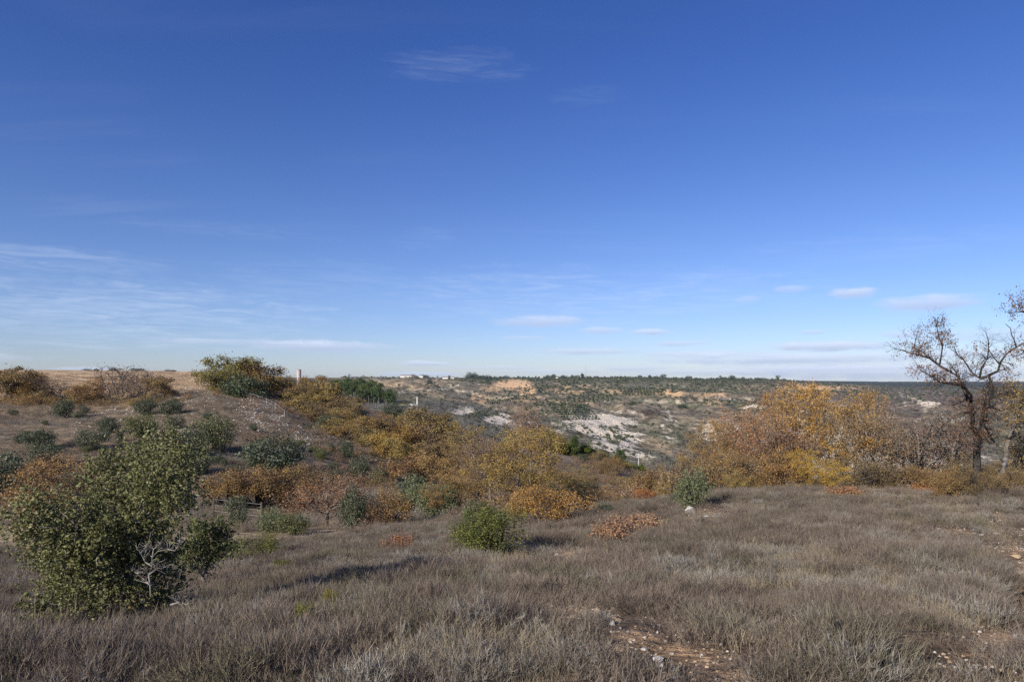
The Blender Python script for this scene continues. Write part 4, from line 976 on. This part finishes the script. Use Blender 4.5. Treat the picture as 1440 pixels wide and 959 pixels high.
bigoak, kO, brO, oO = near_tree('evergreen_oak', 178, YO, lob, 'big evergreen oak with grey green leaves and a dead branch in the left foreground', 66000, .035, 'gall', (1, 1, 1), 7, natt=1700)
# its dead pale branch
mb = MB(); rg_ = random.Random(4)
def dead(pts, r0, depth=0):
    P = [((a - CX) / F * (YO - .6 + .12 * dd) - oO.x, -.6 + .12 * dd, EYE - (b_ - HY) / F * (YO - .6 + .12 * dd) - oO.z) for a, b_, dd in pts]
    n = len(P); mb.tube(P, [r0 * (1 - .75 * i / (n - 1)) for i in range(n)], 5)
    if depth < 2:
        for _ in range(6 if depth == 0 else 4):
            i = rg_.randrange(1, n); a, b_, dd = pts[i]; an = rg_.uniform(-2.9, -.2); l = rg_.uniform(8, 22) / (depth + 1)
            q = [(a, b_, dd)]
            for s_ in range(3): q.append((q[-1][0] + math.cos(an) * l / 3, q[-1][1] + math.sin(an) * l / 3, q[-1][2] + rg_.uniform(-.3, .3))); an += rg_.uniform(-.6, .6)
            dead(q, r0 * .5, depth + 1)
for pts in ([(212,838,0),(211,822,0),(209,808,.2),(214,796,0),(214,783,-.2),(222,775,0),(236,772,0),(242,762,.2)], [(211,822,0),(200,812,.2),(192,806,0)], [(209,808,0),(220,800,0),(232,806,.3)],
            [(214,796,0),(204,790,0),(198,778,0)], [(240,850,-.6),(254,846,-.8),(262,850,-1),(272,860,-1)], [(250,862,-1),(258,852,-1),(252,846,-1)], [(214,783,0),(216,772,0),(210,762,0)], [(236,772,0),(246,774,0),(252,764,0)]):
    dead(pts, .009)
mb.build('dead_branch', MAT['barkpale'], bigoak)['label'] = 'bleached dead branch'
near_tree('evergreen_oak', 286, 12.2, [(283,740,14),(300,748,16),(275,765,18),(298,775,18),(285,795,16),(262,780,12),(272,735,8)], 'small evergreen oak shrub at the right side of the big evergreen oak', 12000, .037, 'gall', (.95, 1, .95), 8, natt=260, depth=.3, tr=.03)
near_tree('evergreen_oak', 330, 15.0, [(322,770,8),(334,766,6)], 'tiny evergreen oak sapling in the grass right of the big evergreen oak', 900, .045, 'gall', (.9, 1, .9), 9, natt=60, depth=.12, tr=.015)

# ------------------------------------------------------------------ trees at the right edge
def drawn_tree(name, px, Y, lines, fol, label, seed, bark, mat, tint, leaf=.055, twigs=7, tl=26, leafn=16, crown=True):
    rng = np.random.default_rng(seed); o = world(px, Y); k = Y / F; br = HY + (EYE - o.z) / k
    root = bpy.data.objects.new(name, None); col.objects.link(root); root.location = o
    mb = MB(); tw = MB(); tips = []
    def grow(p, d, l, r, lev):
        n = 5; P = [p]; R = []
        for i in range(n):
            d = d + rng.normal(size=3) * .28 + np.array([0, 0, .05]); d /= np.linalg.norm(d); P.append(P[-1] + d * l / n)
        tw.tube(P, [r * (1 - .7 * i / n) for i in range(n + 1)], 3 if lev else 4)
        tips.append(P[-1]); tips.append(P[3])
        if lev < 2:
            for _ in range(3 + (lev == 0)):
                i = rng.integers(1, n + 1); dd = d + rng.normal(size=3) * .8; dd /= np.linalg.norm(dd); grow(P[i], dd, l * rng.uniform(.4, .65), r * .5, lev + 1)
    for (pts, r0, r1, tf) in lines:
        P = [np.array([(q[0] - px) * k, (q[2] if len(q) > 2 else 0), (br - q[1]) * k]) for q in pts]
        # subdivide and roughen so that the limb bends like wood
        S = [P[0]]
        for a_, b_ in zip(P[:-1], P[1:]):
            L_ = np.linalg.norm(b_ - a_); m_ = max(1, int(L_ / (.16)))
            for i in range(1, m_ + 1): S.append(a_ + (b_ - a_) * i / m_ + rng.normal(size=3) * .012 * (i < m_) * min(1, 3 * r0 * k))
        n = len(S); r0, r1 = r0 * .88, r1 * .8; R = [(r0 + (r1 - r0) * (i / max(n - 1, 1)) ** .8) * k for i in range(n)]
        mb.tube(S, R, 8 if r0 > 3 else 5)
        for _ in range(int(twigs * tf * n / 8) + (tf > 0)):
            i = rng.integers(int(n * .25), n); t = S[min(i + 1, n - 1)] - S[max(i - 1, 0)]; t = t / (np.linalg.norm(t) + 1e-9)
            d = t * .5 + rng.normal(size=3) * .7 + np.array([0, 0, .25]); d /= np.linalg.norm(d); grow(S[i], d, tl * k * rng.uniform(.5, 1.1), max(R[i] * .4, .0045), 0)
    obj('trunk', mesh('trunk', mb.V, mb.F, MAT[bark], smooth=True), root)
    obj('twigs', mesh('twigs', tw.V, tw.F, MAT[bark]), root)['kind'] = 'stuff'
    Pl = []
    tips = np.array(tips)
    for (a_, b_, r_, nn_) in fol:
        c = np.array([(a_ - px) * k, 0, (br - b_) * k]); d = np.hypot(tips[:, 0] - c[0], tips[:, 2] - c[2]); near = tips[d < r_ * k * 1.15]
        rr = rng.normal(size=(nn_, 3)); rr /= np.linalg.norm(rr, axis=1)[:, None]; free = c + rr * (rng.random(nn_) ** .5)[:, None] * r_ * k * [1, .8, 1]
        if len(near): 
            sel = near[rng.integers(len(near), size=nn_)] + rng.normal(size=(nn_, 3)) * .05; use = rng.random(nn_) < .8; free[use] = sel[use]
        Pl.append(free)
    Pl = np.concatenate(Pl); tone = np.clip(.55 + rng.normal(size=len(Pl)) * .25, 0, 1)
    V, Fc, tn = leaves(rng, Pl, rng.uniform(.6, 1.2, len(Pl)) * leaf, tone); cr = obj('crown', mesh('crown', V, Fc, MAT[mat], tn), root); cr.color = (*tint, 1)
    tag(root, label, 'tree'); return root
T1 = [([(1373,690),(1374,670),(1374,650),(1374,630),(1374,612)], 6.6, 5.2, 0),
      ([(1374,612),(1371,598,.1),(1371,582,.1),(1368,566,.1),(1360,545,.2),(1353,529,.2),(1342,521,.3)], 3.8, 1.8, .6),
      ([(1342,521,.3),(1333,516,.3),(1326,509,.4),(1318,503,.4),(1305,499,.4),(1292,496,.4),(1280,491,.5),(1270,489,.5)], 2.3, .7, 1.2),
      ([(1330,512,.3),(1332,500,.3),(1331,487,.2),(1326,473,.2),(1321,452,.2)], 1.4, .5, 1.6),
      ([(1319,504,.4),(1312,493,.6),(1301,487,.6),(1303,467,.5)], 1.2, .5, 1.6),
      ([(1368,566,.1),(1360,556,-.2),(1350,548,-.3),(1340,542,-.4),(1328,540,-.4),(1305,537,-.6),(1290,528,-.6),(1275,520,-.7)], 2.4, .6, 1.3),
      ([(1374,612),(1379,600,-.1),(1382,585,-.1),(1386,570,-.1),(1390,553,-.2),(1388,540,-.2),(1384,528,-.2)], 3.8, 1.9, .6),
      ([(1384,528,-.2),(1394,522,-.3),(1397,510,-.3),(1401,500,-.4),(1410,493,-.4),(1425,483,-.5)], 2.3, .9, .6),
      ([(1416,489,-.4),(1413,479,-.4),(1409,471,-.4),(1408,463,-.4),(1401,457,-.4)], 1.1, .5, .3),
      ([(1396,512,-.3),(1391,503,-.2),(1384,492,-.2)], 1.2, .7, .8),
      ([(1384,528,-.2),(1378,532,0),(1371,522,.2),(1367,515,.2),(1361,506,.2),(1351,497,.2),(1348,489,.2)], 2.0, .7, 1.2),
      ([(1378,532,0),(1374,518,-.2),(1379,505,-.3),(1381,490,-.3),(1380,478,-.3),(1377,468,-.3)], 1.8, .5, 1.0),
      ([(1377,505,-.3),(1370,500,-.4),(1362,497,-.4)], 1.0, .4, 1.0),
      ([(1360,545,.2),(1364,532,.5),(1358,518,.6),(1352,510,.6)], 1.6, .6, 1.0),
      ([(1371,582,.1),(1362,579,-.3),(1350,578,-.5),(1338,579,-.5),(1328,583,-.5)], 2.2, .7, .9),
      ([(1371,600,.1),(1364,602,-.3),(1352,600,-.5),(1343,603,-.6),(1339,612,-.6)], 2.0, .7, .9),
      ([(1372,628),(1366,620,-.5),(1356,622,-.6),(1342,620,-.6),(1328,628,-.6)], 1.8, .6, 1.0),
      ([(1386,570,-.1),(1394,576,.3),(1402,578,.5),(1412,574,.5),(1424,579,.5)], 2.0, .8, .8),
      ([(1376,616),(1386,604,.2),(1390,590,.3),(1398,578,.5),(1402,560,.5),(1410,548,.6)], 3.6, 1.0, .8),
      ([(1370,560,.1),(1376,566,.8),(1370,572,1.0)], 1.2, .6, .8)]
F1 = [(1305,482,22,520),(1322,470,18,440),(1288,492,16,300),(1320,453,10,140),(1335,480,12,180),(1290,528,16,340),(1312,532,14,300),(1280,520,9,120),(1330,530,10,120),(1368,487,10,160),(1355,512,14,160),(1410,535,20,340),(1345,590,30,420),(1345,620,30,420),(1375,560,22,200),(1390,600,20,200),(1400,550,22,240),(1360,585,30,240),(1385,515,22,160),(1350,600,30,240)]
drawn_tree('oak_tree', 1373, 21.5, T1, F1, 'big dark almost leafless oak with spreading limbs near the right edge', 5, 'barkdark', 'bare', (.85, .68, .60), twigs=17, tl=22)
T2 = [([(1403,684),(1407,670),(1412,655),(1415,640),(1415,628),(1418,618)], 5.2, 3.6, 0),
      ([(1415,630),(1405,626,.1),(1398,615,.2),(1393,603,.2),(1386,590,.2)], 2.2, .8, .8),
      ([(1418,618),(1424,608,0),(1430,594,0),(1434,578,0),(1438,560,0)], 3.4, 1.2, 1.0),
      ([(1418,618),(1416,604,-.2),(1420,588,-.3),(1415,570,-.3),(1418,548,-.3)], 3.0, 1.0, 1.2),
      ([(1420,616),(1432,614,.2),(1446,616,.2),(1460,606,.2)], 2.4, 1, 1.0), ([(1411,650),(1400,644,-.2),(1390,646,-.3)], 1.4, .6, .8)]
F2 = [(1415,556,22,420),(1436,570,22,460),(1432,542,20,330),(1400,572,16,220),(1410,600,16,180),(1440,596,22,330),(1392,608,12,110),(1450,560,24,360),(1425,525,14,120),(1398,622,10,60)]
drawn_tree('oak_tree', 1403, 22.5, T2, F2, 'small oak with leaning pale grey trunk and yellow leaves right of the big dark tree', 6, 'bark', 'oak', (1.15, 1.05, .8), leaf=.065, twigs=14, tl=26)
T3 = [([(1560,690),(1556,640),(1560,590),(1552,540)], 9, 7, 0), ([(1552,540),(1530,510),(1500,495),(1470,490),(1445,492),(1432,500)], 5, .7, 1.5),
      ([(1552,540),(1540,490),(1510,460),(1475,445),(1445,438),(1418,440)], 5, .6, 1.5), ([(1510,460),(1490,435),(1462,422),(1438,420)], 2.5, .6, 1.5), ([(1540,490),(1550,440),(1530,400),(1500,385)], 4, .8, 1.3)]
F3 = [(1424,434,16,170),(1442,424,20,240),(1460,440,24,260),(1434,498,15,170),(1450,485,22,230),(1480,440,30,220),(1480,490,30,220),(1510,420,40,260),(1444,462,14,60)]
drawn_tree('oak_tree', 1560, 18.5, T3, F3, 'branches of a tall oak reaching in high from the right edge', 7, 'barkdark', 'bare', (.75, .64, .62), twigs=9, tl=24)

# ------------------------------------------------------------------ foreground individuals
def clump(name, px, py, wpx, hpx, kind, label, cat, tint=(1,1,1)):
    Y = B(px, py); k = Y / F; sp = wpx * k / 2
    me = blades(int(px) * 7 + int(py), 170, sp * .62, hpx * k * (.55 if py > 840 else .8), .0016, 1.0, kind, .7, 20, name, tmean=.62)
    o = obj(name, me); o.location = world(px, Y); tag(o, label, cat)
for a_ in [(588,945,84,46,'silver grey lavender bush at the bottom left of the centre'), (300,905,70,40,'silver grey lavender bush below the shadow of the big evergreen oak'), (350,885,60,34,'grey lavender bush beside the small yellow green sprig bush'),
           (840,872,56,26,'pale lavender bush just above the bare ochre patch'), (885,858,60,26,'pale lavender bush behind the bare ochre patch'), (1118,845,56,26,'grey lavender bush halfway down the right foreground'),
           (1175,735,50,16,'distant pale lavender bush on the right slope'), (1130,752,60,18,'grey lavender bush left of the distant pale one'), (1240,765,70,24,'broad bluish lavender bush in the middle of the right slope'),
           (730,945,60,34,'silver lavender bush at the bottom centre'), (520,905,40,24,'small silver lavender bush left of the bottom centre'), (1350,880,46,24,'pale lavender bush near the bare soil of the right edge'),
           (700,815,50,18,'pale lavender bush in the dry scrub below the junipers'), (1290,830,50,22,'pale lavender bush before the bare soil at the right edge'), (60,905,60,34,'lavender bush below the left foot of the big evergreen oak'),
           (1400,812,50,30,'greenish grey lavender bush by the gully at the right edge')]:
    clump('lavender_bush', *a_[:4], 'lav', a_[4], 'bush')
mb = None
for (px, py, top, lean, lab) in [(1007,955,824,0,'tallest single dry stalk in the foreground right of centre'), (1108,945,890,-6,'short dry stalk right of the tallest stalk'), (1385,870,800,10,'thin pale dry stalk near the gully at the right'),
                                 (1368,900,852,22,'leaning pale dry stalk near the bare soil at the right'), (930,955,880,46,'long dry stalk leaning right at the bottom centre'), (790,940,905,24,'thin stalk leaning right below the bare ochre patch'),
                                 (232,905,850,40,'arching dry stalk below the big evergreen oak'), (1100,800,760,3,'thin stalk in the middle of the right slope')]:
    Y = B(px, py); k = Y / F; m_ = MB(); hh = (py - top) * k; P = [(0, 0, -.05), (lean * k * .2, .01, hh * .35), (lean * k * .55, .02, hh * .7), (lean * k, .02, hh)]
    m_.tube(P, [.003, .0026, .002, .001], 5); rr = random.Random(px)
    for q in range(7):
        f = rr.uniform(.6, 1); b0 = Vector(P[2]).lerp(Vector(P[3]), (f - .6) / .4); m_.tube([b0, b0 + Vector((rr.uniform(-.03, .03), rr.uniform(-.03, .03), .035))], [.0014, .0008], 3)
    o = m_.build('dry_stalk', MAT['stem']); o.location = world(px, Y); tag(o, lab, 'stalk')
for (px, py, w_, tan_, lab) in [(972,722,26,0,'white boulder lying in the scrub before the right oak clump'), (993,727,9,0,'small white stone beside the white boulder'), (328,912,22,0,'pale stone half hidden in the foreground lavender'),
      (350,957,16,0,'white stone at the bottom edge left of centre'), (905,915,13,0,'white stone on the bare ochre patch'), (861,889,9,0,'small white stone on the upper bare ochre patch'), (885,903,7,1,'small ochre stone on the bare ochre patch'),
      (896,713,8,0,'pale stone at the rim of the scrub below the round dark bush'), (1372,747,9,0,'pale stone beside the reddish soil on the right'), (1381,754,8,0,'pale stone just right of the reddish soil'), (1400,752,12,0,'larger pale stone on the reddish soil near the right edge'),
      (1357,727,6,0,'tiny pale stone at the top of the right slope'), (1436,900,26,0,'flat pale stone at the right edge low down'), (1420,885,12,1,'ochre stone above the flat pale stone'), (1428,785,16,1,'reddish stone on the gully rim at the right edge'),
      (703,840,5,0,'tiny white stone in the scrub below the junipers'), (586,882,7,1,'tan stone in the scrub left of the bottom centre'), (812,868,8,1,'tan stone on the upper left of the bare ochre patch')]:
    Y = B(px, py); s = w_ * Y / F / 2; me = stone_mesh(int(px), MAT['rocktan' if tan_ else 'rockm'], 3)
    o = obj('boulder' if w_ > 20 else 'stone', me); p = world(px, Y); o.location = p + Vector((0, 0, s * .35)); o.scale = (s, s * .8, s * .8); o.rotation_euler.z = px; tag(o, lab, 'boulder' if w_ > 20 else 'stone')

# ------------------------------------------------------------------ fences, poles, buildings
def post(parent, x, y, z, h, r, m_, name='post', lean=0):
    q = MB(); q.tube([(x, y, z - .3), (x + lean, y, z + h)], r, 6); return q.build(name, m_, parent)
def fence(name, pts, h, r, wires, m_, mw, label, wr=.006):
    root = bpy.data.objects.new(name, None); col.objects.link(root); root.location = world(*pts[0]); o = root.location.copy()
    W = [world(*p) - o for p in pts]
    for p in W: post(root, p.x, p.y, p.z, h, r, m_, lean=rnd.uniform(-.04, .04))
    for f in wires:
        q = MB(); q.tube([(p.x, p.y, p.z + h * f) for p in W], wr, 4); q.build('wire' if wr < .03 else 'rail', mw, root)
    tag(root, label, 'fence')
fence('wire_fence', [(300,40.5),(325,40),(343,40),(368,39.5)], 1.15, .06, (.3, .6, .9), MAT['wood'], MAT['metal'], 'dark wooden post and wire fence in the grassy hollow')
Yf = [112, 111, 110, 108, 105, 103]
fence('field_fence', [(343,112),(352,111),(363,109),(375,106),(387,102),(400,98)], 1.1, .03, (.5, .95), MAT['metal'], MAT['metal'], 'pale rail fence curving down the knoll beside the rubble', .014)
q = MB(); 
p = world(898, 205); u = bpy.data.objects.new('utility_pole', None); col.objects.link(u); u.location = p
hp = EYE - (637 - HY) / F * 205 - p.z
m_ = MB(); m_.tube([(0, 0, -.5), (0, 0, hp)], [.17, .12], 6); m_.build('pole', MAT['concrete'], u)
m_ = MB(); m_.box(-1.0, 1.0, -.06, .06, hp - .75, hp - .6); m_.build('crossarm', MAT['metal'], u)
for s in (-.9, 0, .9): m_ = MB(); m_.tube([(s, 0, hp - .6), (s, 0, hp - .35)], .06, 6); m_.build('insulator', MAT['plaster'], u)
tag(u, 'pale concrete utility pole on the slope below the white hillside', 'pole')
p = world(824, 2150); u = bpy.data.objects.new('radio_mast', None); col.objects.link(u); u.location = p; hm = EYE - (513 - HY) / F * 2150 - p.z
m_ = MB()
for (dx_, dy_) in ((0, .7), (-.6, -.4), (.6, -.4)): m_.tube([(dx_, dy_, -1), (dx_ * .7, dy_ * .7, hm)], .16, 4)
for i in range(int(hm / 2.5)): m_.tube([(-.6, -.4, i * 2.5), (.6, -.4, i * 2.5 + 2.4)], .08, 3); m_.tube([(.6, -.4, i * 2.5), (0, .7, i * 2.5 + 2.4)], .08, 3)
m_.build('lattice', MAT['metal'], u); m_ = MB(); m_.tube([(0, 0, hm), (0, 0, hm + 4)], .08, 4); m_.build('antenna', MAT['metal'], u); tag(u, 'tall thin radio mast on the plateau skyline', 'mast')
# brick tower
p = world(420.5, 500); u = bpy.data.objects.new('brick_tower', None); col.objects.link(u); u.location = p; k = 500 / F; ht = EYE - (519.3 - HY) / F * 500 - p.z
R0 = 3.0 * k
m_ = MB(); m_.tube([(0, 0, -1), (0, 0, ht - .75)], [R0 * 1.04, R0], 12); m_.build('wall', MAT['brick'], u)
m_ = MB(); m_.tube([(0, 0, ht - .75), (0, 0, ht - .3)], R0 * 1.12, 12); m_.build('cornice', MAT['brick'], u)
m_ = MB(); m_.tube([(0, 0, ht - .3), (0, 0, ht)], [R0 * 1.12, R0 * .5], 12); m_.build('roof', MAT['roof'], u)
for zz_ in (2.0, 4.2): m_ = MB(); m_.box(-.3, .3, -R0 * 1.06, -R0 * .9, zz_, zz_ + .8); m_.build('window', MAT['dark'], u)
tag(u, 'pinkish brick tower on the skyline right of the knoll', 'tower')
def house(px, Y, wpx, hpx, label, depth=8, group=None, wall='plaster', roofm='roof', gable=True, name='house'):
    p = world(px, Y); k = Y / F; w2 = wpx * k / 2; h = hpx * k
    u = bpy.data.objects.new(name, None); col.objects.link(u); u.location = p; u.rotation_euler.z = rnd.uniform(-.35, .35)
    m_ = MB(); m_.box(-w2, w2, 0, depth, -2, h * .68); m_.build('wall', MAT[wall], u)
    m_ = MB()
    if gable:
        e = .3; m_.add([(-w2-e,-e,h*.68),(w2+e,-e,h*.68),(w2+e,depth+e,h*.68),(-w2-e,depth+e,h*.68),(-w2-e,depth/2,h),(w2+e,depth/2,h)], [(0,1,5,4),(3,4,5,2),(0,4,3),(1,2,5),(0,3,2,1)])
    else: m_.box(-w2-.2, w2+.2, -.2, depth+.2, h*.68+.003, h*.78)
    m_.build('roof', MAT[roofm], u)
    n = max(1, int(w2 * 2 / 4))
    for i in range(n):
        c = -w2 + (i + .5) * 2 * w2 / n; m_ = MB(); m_.box(c - .5, c + .5, -.05, .3, h * .25, h * .5); m_.build('window', MAT['dark'], u)
    tag(u, label, 'house', group)
for (px, w_, h_, lab) in [(757,12,3.6,'widest white house in the hamlet on the skyline'),(763,4,7,'tallest narrow white house in the hamlet on the skyline'),(742,6,3.5,'white house at the left of the skyline hamlet'),(771,7,4,'white house right of the tallest one in the skyline hamlet'),
                     (750,5,4.4,'white house between the left and the widest in the skyline hamlet'),(733,5,3,'small low house at the left tip of the skyline hamlet'),(784,6,3,'white house at the right of the skyline hamlet'),(811,6,3,'pale house on the skyline left of the radio mast')]:
    house(px, 2120, w_, h_, lab, 9, roofm='roof' if h_ < 5 else 'plaster')
for (px, w_, h_) in [(566,6,3.2),(574,9,3.4),(583,7,3.2),(592,6,3),(612,6,2.6),(626,8,2.8),(636,5,2.6),(645,6,2.6)]:
    house(px, 1900, w_, h_, 'distant pale house of the village on the left skyline', 9, 'village houses on the left skyline')
house(511, 560, 5, 3.4, 'pale house roof peeping over the pine wood', 7, gable=False)
house(403, 460, 12, 4, 'pale low farm shed left of the brick tower', 8, gable=False, wall='stonewall', roofm='stonewall', name='shed')
house(517, 405, 4, 4, 'tiny white hut at the edge of the pine wood', 3, gable=False, roofm='plaster', name='hut')
house(533, 400, 12, 4.5, 'long ochre stone shed beside the pine wood', 4, gable=False, wall='stonewall', roofm='stonewall', name='shed')
# white pillar and low white building in the valley
p = world(586.5, 480); u = bpy.data.objects.new('white_tower', None); col.objects.link(u); u.location = p; k = 480 / F; tb = EYE - (557.5 - HY) / F * 480 - p.z
m_ = MB(); m_.add([(-.36,-.36,-1),(.36,-.36,-1),(.36,.36,-1),(-.36,.36,-1),(-.27,-.27,tb-.5),(.27,-.27,tb-.5),(.27,.27,tb-.5),(-.27,.27,tb-.5),(0,0,tb)], [(0,1,5,4),(1,2,6,5),(2,3,7,6),(3,0,4,7),(4,5,8),(5,6,8),(6,7,8),(7,4,8)]); m_.build('shaft', MAT['plaster'], u)
tag(u, 'slender white tower in the valley between the pine wood and the grey slopes', 'tower')
house(581, 470, 7, 3.0, 'low white building at the foot of the slender white tower', 3, gable=False, roofm='plaster')
house(577, 462, 16, 1.6, 'long white terrace wall below the slender white tower', .6, gable=False, roofm='plaster', name='terrace_wall')
house(516, 392, 34, 1.6, 'long pale retaining wall at the foot of the pine wood', .6, gable=False, wall='stonewall', roofm='stonewall', name='retaining_wall')

# ------------------------------------------------------------------ the air of the valley
m = bpy.data.materials.new('air'); m.use_nodes = True; nt = m.node_tree; nt.nodes.clear()
pv = N('ShaderNodeVolumePrincipled'); pv.inputs['Color'].default_value = (.55, .76, 1, 1); pv.inputs['Density'].default_value = HAZE = .00003; pv.inputs['Anisotropy'].default_value = .0
o_ = N('ShaderNodeOutputMaterial'); L(pv.outputs[0], o_.inputs['Volume'])
zmin = float(gm.vertices and min(v.co.z for v in gm.vertices)) - 1.5
mb = MB(); mb.box(-9600, 9600, -9600, 9600, zmin, 70); hz = mb.build('haze', m); tag(hz, 'thin blue air over the valley', 'haze', kind='stuff')
